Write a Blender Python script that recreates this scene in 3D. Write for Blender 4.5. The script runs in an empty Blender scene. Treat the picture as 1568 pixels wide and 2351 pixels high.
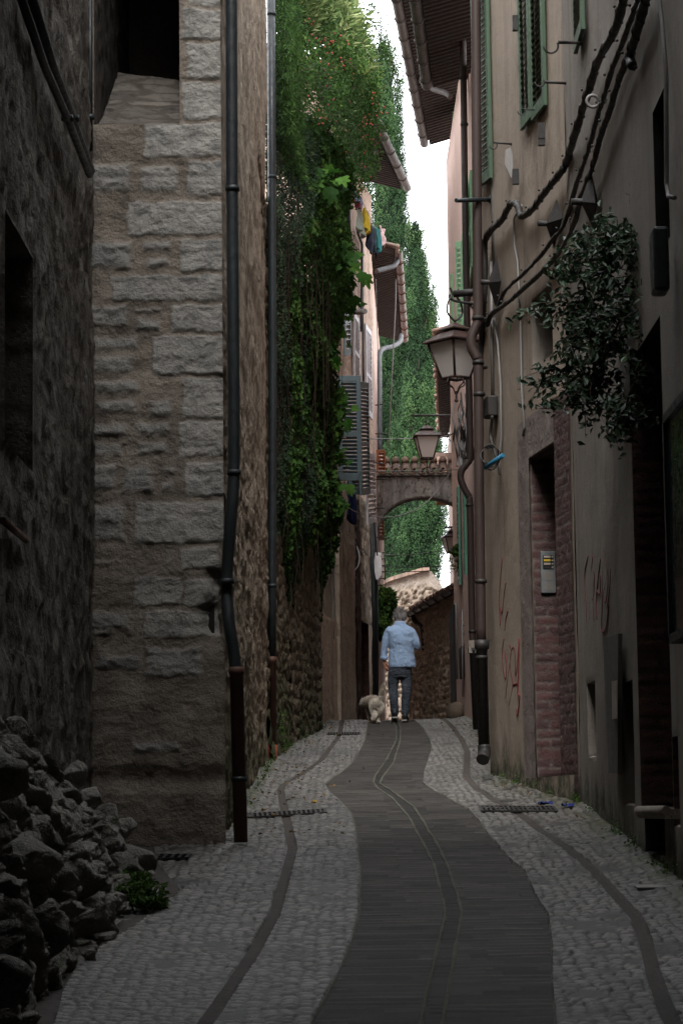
BLOCKZ = 4.6; BLOCKY = 8.3  # underside and front edge of the light blocker over the lane
import bpy, math, random
import numpy as np
from mathutils import Vector, Matrix
random.seed(7); RNG = np.random.default_rng(7)
SC = bpy.context.scene
COL = SC.collection
# ---------------------------------------------------------------- camera (pixels are on a 1568 x 2351 copy of the photograph)
FPX, CX, CY = 5670.0, 784.0, 1175.5
PITCH, ROLL = math.radians(6.9), math.radians(0.75)
CAMZ = 1.6
_f = Vector((0, math.cos(PITCH), math.sin(PITCH)))
_r0 = Vector((1, 0, 0)); _u0 = _r0.cross(_f)
_r = _r0 * math.cos(ROLL) - _u0 * math.sin(ROLL)
_u = _u0 * math.cos(ROLL) + _r0 * math.sin(ROLL)
CAM = Vector((0, 0, CAMZ))
def ray(x, y):
    return _f + _r * ((x - CX) / FPX) + _u * ((CY - y) / FPX)
def P(x, y, Y):
    d = ray(x, y); return CAM + d * (Y / d.y)
def px(p):
    v = Vector(p) - CAM; w = v.dot(_f)
    return CX + FPX * v.dot(_r) / w, CY - FPX * v.dot(_u) / w
SLOPE, CREST = 0.078, 38.6
def gz(Y):
    Y = np.asarray(Y, float)
    s = 1.2
    t = Y - CREST
    return SLOPE * (Y - np.where(t > -s, (np.clip(t, -s, s) + s) ** 2 / (4 * s), 0) - np.clip(t - s, 0, None)) + 0.006 * np.clip(t, 0, None)
def G(x, y):
    d = ray(x, y); lo, hi = 4.0, CREST
    t = -CAMZ / (d.z / d.y - SLOPE)
    t = min(max(t, 3), 39.5)
    return CAM + d * (t / d.y)

def camera():
    cd = bpy.data.cameras.new('camera'); co = bpy.data.objects.new('camera', cd); COL.objects.link(co)
    cd.sensor_fit = 'HORIZONTAL'; cd.sensor_width = 36; cd.lens = 36 * FPX / 1568
    cd.clip_start = 0.1; cd.clip_end = 2000
    m = Matrix((( _r.x, _u.x, -_f.x, CAM.x), (_r.y, _u.y, -_f.y, CAM.y), (_r.z, _u.z, -_f.z, CAM.z), (0, 0, 0, 1)))
    co.matrix_world = m; SC.camera = co
camera()
# ---------------------------------------------------------------- numpy noise
def _h(ix, iy, s=0):
    n = (ix.astype(np.int64) * 374761393 + iy.astype(np.int64) * 668265263 + s * 974711) & 0xffffffff
    n = ((n ^ (n >> 13)) * 1274126177) & 0xffffffff
    n = ((n ^ (n >> 15)) * 2246822519) & 0xffffffff
    return ((n ^ (n >> 16)) & 0xffffff) / float(0x1000000)
def vn(x, y, s=0):
    x = np.asarray(x, float); y = np.asarray(y, float)
    ix = np.floor(x); iy = np.floor(y); fx = x - ix; fy = y - iy
    fx = fx * fx * (3 - 2 * fx); fy = fy * fy * (3 - 2 * fy)
    ix = ix.astype(np.int64); iy = iy.astype(np.int64)
    a = _h(ix, iy, s); b = _h(ix + 1, iy, s); c = _h(ix, iy + 1, s); d = _h(ix + 1, iy + 1, s)
    return (a + (b - a) * fx) * (1 - fy) + (c + (d - c) * fx) * fy
def fbm(x, y, s=0, o=4):
    t = 0; a = 1; n = 0
    for i in range(o):
        t = t + a * vn(x * 2 ** i + i * 17.3, y * 2 ** i - i * 9.1, s + i); n += a; a *= .5
    return t / n
def ridged(x, y, s=0, o=4):
    t = 0; a = 1; n = 0
    for i in range(o):
        t = t + a * (1 - np.abs(2 * vn(x * 2 ** i + i * 7.3, y * 2 ** i - i * 3.1, s + i) - 1)); n += a; a *= .55
    return t / n
def voro(x, y, s=0, jit=.8):
    ix = np.floor(x).astype(np.int64); iy = np.floor(y).astype(np.int64)
    f1 = np.full(x.shape, 9.); f2 = np.full(x.shape, 9.); rid = np.zeros(x.shape)
    for a in (-1, 0, 1):
        for b in (-1, 0, 1):
            jx = ix + a; jy = iy + b
            cx = jx + .5 + (_h(jx, jy, s) - .5) * jit; cy = jy + .5 + (_h(jx, jy, s + 5) - .5) * jit
            d = np.hypot(x - cx, y - cy); r = _h(jx, jy, s + 11)
            n1 = d < f1
            f2 = np.where(n1, f1, np.minimum(f2, d)); rid = np.where(n1, r, rid); f1 = np.where(n1, d, f1)
    return f1, f2, rid
def sstep(a, b, x):
    t = np.clip((x - a) / (b - a), 0, 1); return t * t * (3 - 2 * t)
# ---------------------------------------------------------------- objects
def tag(o, label=None, cat=None, group=None, kind=None):
    if label: o['label'] = label
    if cat: o['category'] = cat
    if group: o['group'] = group
    if kind: o['kind'] = kind
    return o
def thing(name, label, cat, loc=(0, 0, 0), group=None):
    o = bpy.data.objects.new(name, None); COL.objects.link(o); o.location = loc
    o.empty_display_size = .1
    return tag(o, label, cat, group)
def _link(me, name, parent):
    o = bpy.data.objects.new(name, me); COL.objects.link(o)
    if parent is not None:
        o.parent = parent
        w = parent.location if parent.parent is None else Vector((0, 0, 0))
        o.matrix_parent_inverse = Matrix.Translation(-w)
    return o
def mesh_np(name, V, F, mats, parent=None, attrs=None, smooth=True, mi=None):
    V = np.ascontiguousarray(V, np.float32); F = np.ascontiguousarray(F, np.int32)
    me = bpy.data.meshes.new(name); n, k = F.shape
    me.vertices.add(len(V)); me.vertices.foreach_set('co', V.ravel())
    me.loops.add(n * k); me.loops.foreach_set('vertex_index', F.ravel())
    me.polygons.add(n); me.polygons.foreach_set('loop_start', np.arange(0, n * k, k, dtype=np.int32))
    if mi is not None: me.polygons.foreach_set('material_index', np.asarray(mi, np.int32))
    me.update(calc_edges=True)
    me.polygons.foreach_set('use_smooth', np.full(n, smooth))
    for m in (mats if isinstance(mats, (list, tuple)) else [mats]): me.materials.append(m)
    for a, v in (attrs or {}).items():
        at = me.attributes.new(a, 'FLOAT', 'POINT'); at.data.foreach_set('value', np.ascontiguousarray(v, np.float32))
    me.validate()
    return _link(me, name, parent)
class MB:
    def __init__(s): s.v = []; s.f = []; s.m = []; s.sm = []; s.cur = 0
    def face(s, idx, sm=False): s.f.append(tuple(idx)); s.m.append(s.cur); s.sm.append(sm)
    def obox(s, c, ex, ey, ez):
        c = Vector(c); ex = Vector(ex); ey = Vector(ey); ez = Vector(ez); b = len(s.v)
        for i in (-1, 1):
            for j in (-1, 1):
                for k in (-1, 1): s.v.append(tuple(c + ex * i + ey * j + ez * k))
        for q in ((0, 1, 3, 2), (4, 6, 7, 5), (0, 4, 5, 1), (2, 3, 7, 6), (0, 2, 6, 4), (1, 5, 7, 3)): s.face([b + i for i in q])
        return s
    def box(s, a, b):
        a = Vector(a); b = Vector(b); h = (b - a) / 2
        return s.obox((a + b) / 2, (h.x, 0, 0), (0, h.y, 0), (0, 0, h.z))
    def tube(s, pts, r, n=8, cap=True, sq=1.0):
        pts = [Vector(p) for p in pts]; N = len(pts)
        rs = list(r) if isinstance(r, (list, tuple)) else [r] * N
        b = len(s.v); prev = None
        for i, p in enumerate(pts):
            t = (pts[min(i + 1, N - 1)] - pts[max(i - 1, 0)])
            if t.length < 1e-9: t = Vector((0, 0, 1))
            t.normalize()
            a = prev if prev is not None else (Vector((0, 0, 1)) if abs(t.z) < .9 else Vector((1, 0, 0)))
            e = (a - t * a.dot(t))
            if e.length < 1e-6: e = t.orthogonal()
            e.normalize(); g = t.cross(e); prev = e
            for k in range(n):
                an = 2 * math.pi * k / n
                s.v.append(tuple(p + (e * math.cos(an) + g * math.sin(an) * sq) * rs[i]))
        for i in range(N - 1):
            for k in range(n):
                k2 = (k + 1) % n
                s.face([b + i * n + k, b + i * n + k2, b + (i + 1) * n + k2, b + (i + 1) * n + k], True)
        if cap:
            s.face([b + k for k in range(n)][::-1]); s.face([b + (N - 1) * n + k for k in range(n)])
        return s
    def ring_loft(s, rings, n=20, cap=True):   # rings: (centre, rx, ry) horizontal ellipses
        b = len(s.v)
        for c, rx, ry in rings:
            c = Vector(c)
            for k in range(n):
                a = 2 * math.pi * k / n
                s.v.append((c.x + rx * math.cos(a), c.y + ry * math.sin(a), c.z))
        for i in range(len(rings) - 1):
            for k in range(n):
                k2 = (k + 1) % n
                s.face([b + i * n + k, b + i * n + k2, b + (i + 1) * n + k2, b + (i + 1) * n + k], True)
        if cap:
            s.face([b + k for k in range(n)][::-1]); s.face([b + (len(rings) - 1) * n + k for k in range(n)])
        return s
    def ball(s, c, r, nu=14, nv=9):
        c = Vector(c); r = (r, r, r) if not isinstance(r, (tuple, list)) else r
        rings = []
        b = len(s.v)
        for i in range(nv + 1):
            ph = math.pi * i / nv; rr = max(math.sin(ph), .02)
            for k in range(nu):
                a = 2 * math.pi * k / nu
                s.v.append((c.x + r[0] * rr * math.cos(a), c.y + r[1] * rr * math.sin(a), c.z - r[2] * math.cos(ph)))
        for i in range(nv):
            for k in range(nu):
                k2 = (k + 1) % nu
                s.face([b + i * nu + k, b + i * nu + k2, b + (i + 1) * nu + k2, b + (i + 1) * nu + k], True)
        s.face([b + k for k in range(nu)][::-1], True); s.face([b + nv * nu + k for k in range(nu)], True)
        return s
    def poly_prism(s, pts, off):
        b = len(s.v); n = len(pts); off = Vector(off)
        for p in pts: s.v.append(tuple(p))
        for p in pts: s.v.append(tuple(Vector(p) + off))
        s.face(range(b, b + n)); s.face(list(range(b + n, b + 2 * n))[::-1])
        for i in range(n):
            j = (i + 1) % n; s.face([b + i, b + n + i, b + n + j, b + j])
        return s
    def build(s, name, mats, parent=None, **kw):
        me = bpy.data.meshes.new(name); me.from_pydata(s.v, [], s.f)
        for m in (mats if isinstance(mats, (list, tuple)) else [mats]): me.materials.append(m)
        me.polygons.foreach_set('material_index', s.m); me.polygons.foreach_set('use_smooth', s.sm)
        me.update()
        o = _link(me, name, parent)
        if kw.get('bevel'):
            m = o.modifiers.new('bevel', 'BEVEL'); m.width = kw['bevel']; m.segments = 2; m.limit_method = 'ANGLE'
        if kw.get('remesh'):
            m = o.modifiers.new('remesh', 'REMESH'); m.mode = 'VOXEL'; m.voxel_size = kw['remesh']; m.use_smooth_shade = True
            m = o.modifiers.new('smooth', 'SMOOTH'); m.factor = .5; m.iterations = kw.get('it', 4)
        return o
def one(name, mb, mats, label, cat, group=None, kind=None, **kw):
    return tag(mb.build(name, mats, None, **kw), label, cat, group, kind)
def smooth_path(pts, n=6):
    pts = [Vector(p) for p in pts]; out = []
    for i in range(len(pts) - 1):
        p0 = pts[max(i - 1, 0)]; p1 = pts[i]; p2 = pts[i + 1]; p3 = pts[min(i + 2, len(pts) - 1)]
        for k in range(n):
            t = k / n
            out.append(.5 * ((2 * p1) + (p2 - p0) * t + (2 * p0 - 5 * p1 + 4 * p2 - p3) * t * t + (3 * p1 - p0 - 3 * p2 + p3) * t ** 3))
    out.append(pts[-1]); return out
def sag(a, b, s, n=14):
    a = Vector(a); b = Vector(b)
    return [a.lerp(b, i / n) + Vector((0, 0, -4 * s * (i / n) * (1 - i / n))) for i in range(n + 1)]
# ---------------------------------------------------------------- materials
class NT:
    def __init__(s, name):
        s.m = bpy.data.materials.new(name); s.m.use_nodes = True; s.t = s.m.node_tree; s.n = s.t.nodes; s.l = s.t.links
        s.b = s.n['Principled BSDF']; s.out = s.n['Material Output']
        s.pos = s.n.new('ShaderNodeNewGeometry').outputs['Position']
    def set(s, k, v):
        if hasattr(v, 'links') or isinstance(v, bpy.types.NodeSocket): s.l.new(v, s.b.inputs[k])
        else: s.b.inputs[k].default_value = v
    def map(s, scale, vec=None):
        m = s.n.new('ShaderNodeMapping'); m.inputs['Scale'].default_value = scale; s.l.new(vec or s.pos, m.inputs['Vector']); return m.outputs[0]
    def noise(s, scale, detail=5, rough=.6, vec=None, dist=0):
        n = s.n.new('ShaderNodeTexNoise'); n.inputs['Scale'].default_value = scale; n.inputs['Detail'].default_value = detail
        n.inputs['Roughness'].default_value = rough; n.inputs['Distortion'].default_value = dist
        s.l.new(vec or s.pos, n.inputs['Vector']); return n.outputs['Fac']
    def vor(s, scale, vec=None, feat='F1', out='Distance'):
        n = s.n.new('ShaderNodeTexVoronoi'); n.feature = feat; n.inputs['Scale'].default_value = scale
        s.l.new(vec or s.pos, n.inputs['Vector']); return n.outputs[out]
    def rng(s, x, a, b, c=0., d=1.):
        n = s.n.new('ShaderNodeMapRange'); n.interpolation_type = 'SMOOTHSTEP'; s.l.new(x, n.inputs[0])
        for i, v in enumerate((a, b, c, d)): n.inputs[i + 1].default_value = v
        return n.outputs[0]
    def math(s, op, a, b=0.):
        n = s.n.new('ShaderNodeMath'); n.operation = op
        for i, v in enumerate((a, b)):
            if isinstance(v, (int, float)): n.inputs[i].default_value = v
            else: s.l.new(v, n.inputs[i])
        return n.outputs[0]
    def mix(s, f, a, b):
        n = s.n.new('ShaderNodeMix'); n.data_type = 'RGBA'
        for k, v in ((0, f), (6, a), (7, b)):
            if isinstance(v, (int, float)): n.inputs[k].default_value = v
            elif isinstance(v, tuple): n.inputs[k].default_value = (*v[:3], 1)
            else: s.l.new(v, n.inputs[k])
        return n.outputs[2]
    def attr(s, name):
        n = s.n.new('ShaderNodeAttribute'); n.attribute_name = name; return n.outputs['Fac']
    def bump(s, h, dist=.01, strength=1., nrm=None):
        n = s.n.new('ShaderNodeBump'); n.inputs['Distance'].default_value = dist; n.inputs['Strength'].default_value = strength
        s.l.new(h, n.inputs['Height'])
        if nrm: s.l.new(nrm, n.inputs['Normal'])
        return n.outputs[0]
def plaster(name, a, b, stain=None, s1=1.6, streak=.5, bump=.006, bs=60, rough=.92, moss=None, grey=None, pit=0.):
    t = NT(name)
    c = t.mix(t.rng(t.noise(s1, 6, .65), .35, .65), a, b)
    c = t.mix(t.math('MULTIPLY', t.rng(t.noise(14, 5, .7), .35, .7), .5), c, tuple(x * .72 for x in a))
    if stain:
        v = t.map((2.2, 2.2, .16))
        c = t.mix(t.math('MULTIPLY', t.rng(t.noise(1.6, 6, .6, v), .48, .72), streak), c, stain)
        v2 = t.map((9, 9, .35))
        c = t.mix(t.math('MULTIPLY', t.rng(t.noise(1.6, 4, .6, v2), .5, .75), streak * .5), c, stain)
    if grey: c = t.mix(t.rng(t.noise(.9, 7, .7, None, .4), .52, .6), c, grey)
    if moss:
        c = t.mix(t.math('MULTIPLY', t.attr('moss'), t.rng(t.noise(9, 5, .7), .25, .6)), c, moss)
    h = t.math('ADD', t.noise(bs, 5, .7), t.math('MULTIPLY', t.noise(7, 5, .6), 1.6))
    if pit:
        p = t.rng(t.noise(26, 3, .6, t.map((1, 1, .55))), .58, .68)
        c = t.mix(t.math('MULTIPLY', p, pit), c, tuple(x * .35 for x in a)); h = t.math('SUBTRACT', h, t.math('MULTIPLY', p, 1.5))
    t.set('Base Color', c); t.set('Roughness', rough); t.b.inputs['Specular IOR Level'].default_value = .25
    t.set('Normal', t.bump(h, bump)); return t.m
def stonem(name, mortar, s_a, s_b, s_dark, bump=.012, bs=30, rough=.9, moss=None, dark=.5):
    """stones and mortar told apart by the mesh attributes m (stone cover) and r (stone tone)"""
    t = NT(name); m = t.attr('m'); r = t.attr('r')
    st = t.mix(r, s_a, s_b); st = t.mix(t.math('MULTIPLY', t.rng(t.noise(5, 6, .7), .45, .7), dark), st, s_dark)
    st = t.mix(t.math('MULTIPLY', t.rng(t.noise(38, 5, .7), .5, .7), .45), st, tuple(x * .5 for x in s_a))
    mo = t.mix(t.rng(t.noise(4, 5, .6), .3, .7), mortar, tuple(x * .6 for x in mortar))
    mo = t.mix(t.math('MULTIPLY', t.rng(t.noise(70, 3, .7), .5, .7), .4), mo, tuple(x * .45 for x in mortar))
    c = t.mix(m, mo, st)
    if moss: c = t.mix(t.math('MULTIPLY', t.attr('moss'), t.rng(t.noise(7, 5, .7), .3, .6)), c, moss)
    t.set('Base Color', c); t.set('Roughness', rough); t.b.inputs['Specular IOR Level'].default_value = .25
    h = t.math('ADD', t.noise(bs, 7, .72), t.math('MULTIPLY', t.noise(9, 6, .7), 2.))
    t.set('Normal', t.bump(h, bump)); return t.m
def paint(name, a, b=None, rough=.5, metal=0., wear=.3, scale=9, bump=.0012, spec=.4, streak=True):
    t = NT(name); b = b or tuple(x * .55 for x in a)
    v = t.map((1, 1, .12)) if streak else None
    f = t.math('MULTIPLY', t.rng(t.noise(scale, 6, .7, v), .42, .7), wear)
    c = t.mix(f, a, b)
    c = t.mix(t.math('MULTIPLY', t.rng(t.noise(55, 4, .7), .52, .72), wear * .7), c, tuple(x * .6 for x in b))
    t.set('Base Color', c); t.set('Roughness', t.rng(t.noise(20, 4), .3, .7, rough - .12, min(1, rough + .15))); t.set('Metallic', metal)
    t.b.inputs['Specular IOR Level'].default_value = spec
    t.set('Normal', t.bump(t.noise(45, 5, .7), bump)); return t.m
def leafm(name, dark, mid, light, trans=.25, rough=.7, spec=.12):
    t = NT(name); v = t.attr('v')
    c = t.mix(t.rng(v, 0, .5), dark, mid); c = t.mix(t.rng(v, .55, 1.), c, light)
    t.set('Base Color', c); t.set('Roughness', rough); t.b.inputs['Specular IOR Level'].default_value = spec
    tr = t.n.new('ShaderNodeBsdfTranslucent'); t.l.new(c, tr.inputs['Color'])
    mx = t.n.new('ShaderNodeMixShader'); mx.inputs[0].default_value = trans
    t.l.new(t.b.outputs[0], mx.inputs[1]); t.l.new(tr.outputs[0], mx.inputs[2]); t.l.new(mx.outputs[0], t.out.inputs[0])
    return t.m
def cloth(name, a, b=None, scale=60):
    t = NT(name); b = b or tuple(x * .75 for x in a)
    t.set('Base Color', t.mix(t.rng(t.noise(scale, 4, .7), .35, .65), a, b)); t.set('Roughness', .9)
    t.b.inputs['Specular IOR Level'].default_value = .15
    t.set('Normal', t.bump(t.noise(scale * .5, 4, .6), .003)); return t.m
# ================================================================ palette
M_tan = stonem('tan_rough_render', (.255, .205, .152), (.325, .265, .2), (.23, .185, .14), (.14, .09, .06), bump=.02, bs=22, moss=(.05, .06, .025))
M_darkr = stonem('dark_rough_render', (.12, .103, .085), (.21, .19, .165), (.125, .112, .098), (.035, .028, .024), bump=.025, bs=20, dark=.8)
M_pier = stonem('pier_stone', (.235, .20, .165), (.315, .30, .275), (.215, .208, .195), (.085, .09, .095), bump=.02, bs=34, dark=.6)
M_rubble = stonem('rubble_stone', (.15, .115, .085), (.27, .22, .17), (.15, .125, .1), (.06, .05, .04), bump=.02, bs=24, moss=(.04, .06, .02))
M_shed = stonem('shed_stone', (.42, .34, .25), (.60, .50, .39), (.40, .34, .27), (.14, .12, .09), bump=.02, bs=24, moss=(.06, .08, .03))
M_garden = stonem('garden_wall_stone', (.15, .115, .08), (.2, .165, .12), (.12, .1, .075), (.04, .035, .025), bump=.025, bs=20, moss=(.035, .055, .018), dark=.7)
M_old = plaster('old_pink_render', (.52, .39, .31), (.43, .32, .25), (.17, .12, .095), 1.3, .75, .012, 26, pit=.55)  # weathered pink of the tall house, plain wall colour
M_lowp = plaster('low_brown_render', (.5, .41, .325), (.40, .32, .25), (.19, .15, .12), 1.6, .6, .012, 26, pit=.4)
M_pale = plaster('pale_grey_render', (.36, .315, .27), (.29, .25, .215), (.15, .12, .1), 1.6, .4, .006, 40, pit=.3)
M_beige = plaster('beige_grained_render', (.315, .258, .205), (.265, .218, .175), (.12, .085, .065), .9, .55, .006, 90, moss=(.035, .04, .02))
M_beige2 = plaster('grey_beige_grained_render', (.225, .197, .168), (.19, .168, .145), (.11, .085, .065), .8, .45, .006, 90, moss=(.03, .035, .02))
M_pink = plaster('pink_render', (.62, .44, .37), (.55, .39, .33), (.36, .24, .2), .9, .3, .003, 50)
M_greybr = plaster('grey_brown_render', (.22, .165, .135), (.17, .13, .11), (.09, .07, .055), 1.5, .5, .008, 30)
M_brick = stonem('red_painted_brick', (.14, .112, .10), (.085, .042, .039), (.06, .035, .033), (.04, .03, .03), bump=.012, bs=40)
M_dbrick = stonem('dark_brick', (.05, .035, .028), (.075, .035, .026), (.045, .024, .02), (.02, .014, .012), bump=.012, bs=40)
M_surr = plaster('purple_brown_surround', (.16, .125, .112), (.20, .17, .15), (.09, .06, .055), 3, .4, .01, 40, pit=.3)
M_black = paint('black_pipe_paint', (.010, .013, .015), (.032, .045, .047), .5, 0, .5, 8, .002)
M_iron = paint('old_iron', (.018, .017, .017), (.05, .035, .025), .6, .2, .4, 12, .001)
M_brownp = paint('brown_pipe_paint', (.036, .024, .021), (.06, .042, .035), .5, 0, .4, 6, .001, .3)
M_copper = paint('weathered_copper', (.075, .062, .056), (.035, .03, .027), .7, .0, .6, 8, .001)
M_zinc = paint('grey_zinc', (.085, .085, .09), (.05, .05, .055), .7, .0, .6, 8, .001)
M_redp = paint('red_oxide_paint', (.3, .055, .028), (.1, .03, .02), .6, 0, .5, 10, .002)
M_rust = paint('rust_brown_paint', (.085, .036, .024), (.025, .015, .012), .6, 0, .6, 10, .002)
M_green = paint('green_shutter_paint', (.05, .088, .052), (.032, .06, .036), .5, 0, .35, 7, .001)
M_greenl = paint('pale_green_shutter_paint', (.19, .36, .2), (.13, .27, .14), .5, 0, .3, 7, .001)
M_teal = paint('teal_green_shutter_paint', (.075, .2, .135), (.05, .14, .095), .5, 0, .3, 7, .001)
M_slate = paint('slate_shutter_paint', (.085, .115, .125), (.06, .08, .088), .5, 0, .3, 7, .001)
M_white = paint('faded_white_shutter_paint', (.52, .5, .52), (.32, .3, .31), .6, 0, .4, 7, .001)
M_orange = paint('orange_shutter_paint', (.30, .11, .045), (.25, .07, .025), .55, 0, .3, 7, .001)
M_tile = plaster('terracotta_tile', (.30, .2, .155), (.19, .145, .12), (.09, .075, .06), 6, .4, .005, 40, rough=.85)
M_tilel = plaster('pale_terracotta_tile', (.60, .42, .34), (.48, .32, .25), (.3, .2, .16), 6, .3, .005, 40, rough=.85)
M_wood = paint('dark_rafter_wood', (.03, .021, .017), (.03, .018, .014), .8, 0, .5, 10, .003, .2)
M_archm = plaster('blackened_arch_render', (.34, .315, .29), (.22, .205, .19), (.07, .065, .06), 3, .8, .02, 30, pit=.5)
M_cable = paint('black_cable', (.022, .02, .018), (.05, .045, .04), .6, 0, .4, 14, .002)
M_gcable = paint('grey_cable', (.16, .155, .15), (.08, .075, .07), .6, 0, .5, 14, .001)
M_conduit = paint('grey_conduit', (.2, .19, .18), (.1, .095, .09), .6, 0, .5, 10, .001)
M_dark = paint('dark_interior', (.02, .018, .016), (.012, .011, .01), .9, 0, .3, 5, .001, .1)

# ================================================================ walls
class Wall:
    def __init__(s, A, B, street):
        s.A = Vector((*A, 0)); s.B = Vector((*B, 0)); s.L = (s.B - s.A).length; s.d = (s.B - s.A).normalized()
        n = Vector((-s.d.y, s.d.x, 0))
        if n.dot(Vector((*street, 0)) - s.A) < 0: n = -n
        s.n = n
    def pt(s, u, z, off=0.): return s.A + s.d * u + s.n * off + Vector((0, 0, z))
    def at(s, x, y, off=0.):
        d = ray(x, y); A = s.A + s.n * off
        t = (A - CAM).dot(s.n) / d.dot(s.n); p = CAM + d * t
        return (p - A).dot(s.d), p.z
    def P(s, x, y, off=0.):
        u, z = s.at(x, y, off); return s.pt(u, z, off)
def lin(a, b, res): return np.linspace(a, b, max(2, int(round(abs(b - a) / res)) + 1))
def hwall(name, W, u0, u1, z0, z1, res, hf, mats, holes=(), attrf=None, parent=None, resz=None):
    ub = sorted({u0, u1, *[h[0] for h in holes], *[h[1] for h in holes]}); zb = sorted({z0, z1, *[h[2] for h in holes], *[h[3] for h in holes]})
    ub = [v for v in ub if u0 <= v <= u1]; zb = [v for v in zb if z0 <= v <= z1]
    us = np.concatenate([lin(a, b, res)[:-1] for a, b in zip(ub, ub[1:])] + [[ub[-1]]])
    zs = np.concatenate([lin(a, b, resz or res)[:-1] for a, b in zip(zb, zb[1:])] + [[zb[-1]]])
    U, Z = np.meshgrid(us, zs); off = hf(U, Z)
    fade = np.ones_like(U)
    for a, b, c, d, *_ in holes:
        dx = np.maximum(np.maximum(a - U, U - b), 0); dz = np.maximum(np.maximum(c - Z, Z - d), 0)
        fade = np.minimum(fade, sstep(0, .03, np.hypot(dx, dz)))
    off = off * fade
    V = np.stack([W.A.x + W.d.x * U + W.n.x * off, W.A.y + W.d.y * U + W.n.y * off, Z], -1).reshape(-1, 3)
    nu = len(us); i, j = np.meshgrid(np.arange(nu - 1), np.arange(len(zs) - 1)); i = i.ravel(); j = j.ravel()
    cu = (us[i] + us[i + 1]) / 2; cz = (zs[j] + zs[j + 1]) / 2; keep = np.ones(len(i), bool)
    for a, b, c, d, *_ in holes: keep &= ~((cu > a) & (cu < b) & (cz > c) & (cz < d))
    i = i[keep]; j = j[keep]; F = np.stack([j * nu + i, j * nu + i + 1, (j + 1) * nu + i + 1, (j + 1) * nu + i], -1)
    at = {k: v.ravel() for k, v in (attrf(U, Z, off) if attrf else {}).items()}
    return mesh_np(name, V, F, mats, parent, at)
def recess(name, W, h, mat, parent, brick=None, arch=False):
    """the reveals and back of one opening"""
    u0, u1, z0, z1, dep = h[:5]
    V = []; F = []; A = {'m': [], 'r': []}
    def sheet(p0, ea, eb, la, lb, bx, bz):
        na, nb = max(2, int(la / .02)), max(2, int(lb / .02)); b = len(V)
        a, c = np.meshgrid(np.linspace(0, 1, na + 1), np.linspace(0, 1, nb + 1))
        if brick:
            row = np.floor(c * lb / brick[1]); x = a * la / brick[0] + .5 * (row % 2); fx = np.abs(x - np.round(x)) * brick[0]; fz = np.abs(c * lb / brick[1] - np.round(c * lb / brick[1])) * brick[1]
            m = sstep(.002, .014, np.minimum(fx, fz) + (vn(a * la * 25, c * lb * 25, 3) - .5) * .012); r = _h(np.floor(x).astype(int), row.astype(int), 4)
        else:
            m = sstep(.35, .5, fbm(a * la * 3, c * lb * 3, 5)); r = vn(a * la * 4, c * lb * 4, 6)
        nn = Vector(ea).cross(Vector(eb)).normalized(); dsp = m * .008 + (vn(a * la * 9, c * lb * 9, 8) - .5) * .015
        for q in range(a.size):
            aa = a.flat[q]; cc = c.flat[q]; edge = min(aa, 1 - aa, cc, 1 - cc) > 1e-6
            V.append(tuple(Vector(p0) + Vector(ea) * aa + Vector(eb) * cc + nn * (dsp.flat[q] if edge else 0)))
        A['m'].extend(m.ravel()); A['r'].extend(r.ravel())
        for jj in range(nb):
            for ii in range(na):
                k = b + jj * (na + 1) + ii; F.append((k, k + 1, k + na + 2, k + na + 1))
    z = Vector((0, 0, z1 - z0)); d = W.d * (u1 - u0); n = -W.n * dep
    sheet(W.pt(u0, z0), n, z, dep, z1 - z0, 0, 0); sheet(W.pt(u1, z0), n, z, dep, z1 - z0, 0, 0)
    sheet(W.pt(u0, z0, -dep), d, z, u1 - u0, z1 - z0, 0, 0)
    sheet(W.pt(u0, z0), d, n, u1 - u0, dep, 0, 0); sheet(W.pt(u0, z1), d, n, u1 - u0, dep, 0, 0)
    return mesh_np(name, V, F, mat, parent, A)
def body(W, u0, u1, z1, mat, parent, back=4., name='house_body', skirt=.58, z0=-1.):
    m = MB(); d = W.d; n = W.n
    def bx(a, b, c, e, f, g): m.obox(W.pt((a + b) / 2, (f + g) / 2, (c + e) / 2), d * ((b - a) / 2), n * ((e - c) / 2), (0, 0, (g - f) / 2))
    bx(u0, u1, -back, -skirt, z0, z1); bx(u0, u0 + .12, -skirt, -.012, z0, z1); bx(u1 - .12, u1, -skirt, -.012, z0, z1); bx(u0, u1, -skirt, -.014, z1 - .12, z1 - .002)
    return m.build(name, mat, parent)
def rough(U, Z, amp=.02, s=2.5, seed=0, sx=1., sz=1.):
    return (ridged(U * s * sx, Z * s * sz, seed, 5) - .6) * amp * 2 + (fbm(U * .5, Z * .5, seed + 9, 3) - .5) * amp * 2
def rubble_h(U, Z, cw=.22, ch=.13, seed=0, warp=.5):
    x = U / cw + (fbm(U * 3, Z * 3, seed, 3) - .5) * warp * 2; y = Z / ch + (fbm(U * 3 + 40, Z * 3, seed + 3, 3) - .5) * warp * 2
    f1, f2, r = voro(x, y, seed, .75); m = sstep(.06, .28, f2 - f1); return m, r

def lbl(t, base, mossy=None): return t

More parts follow.
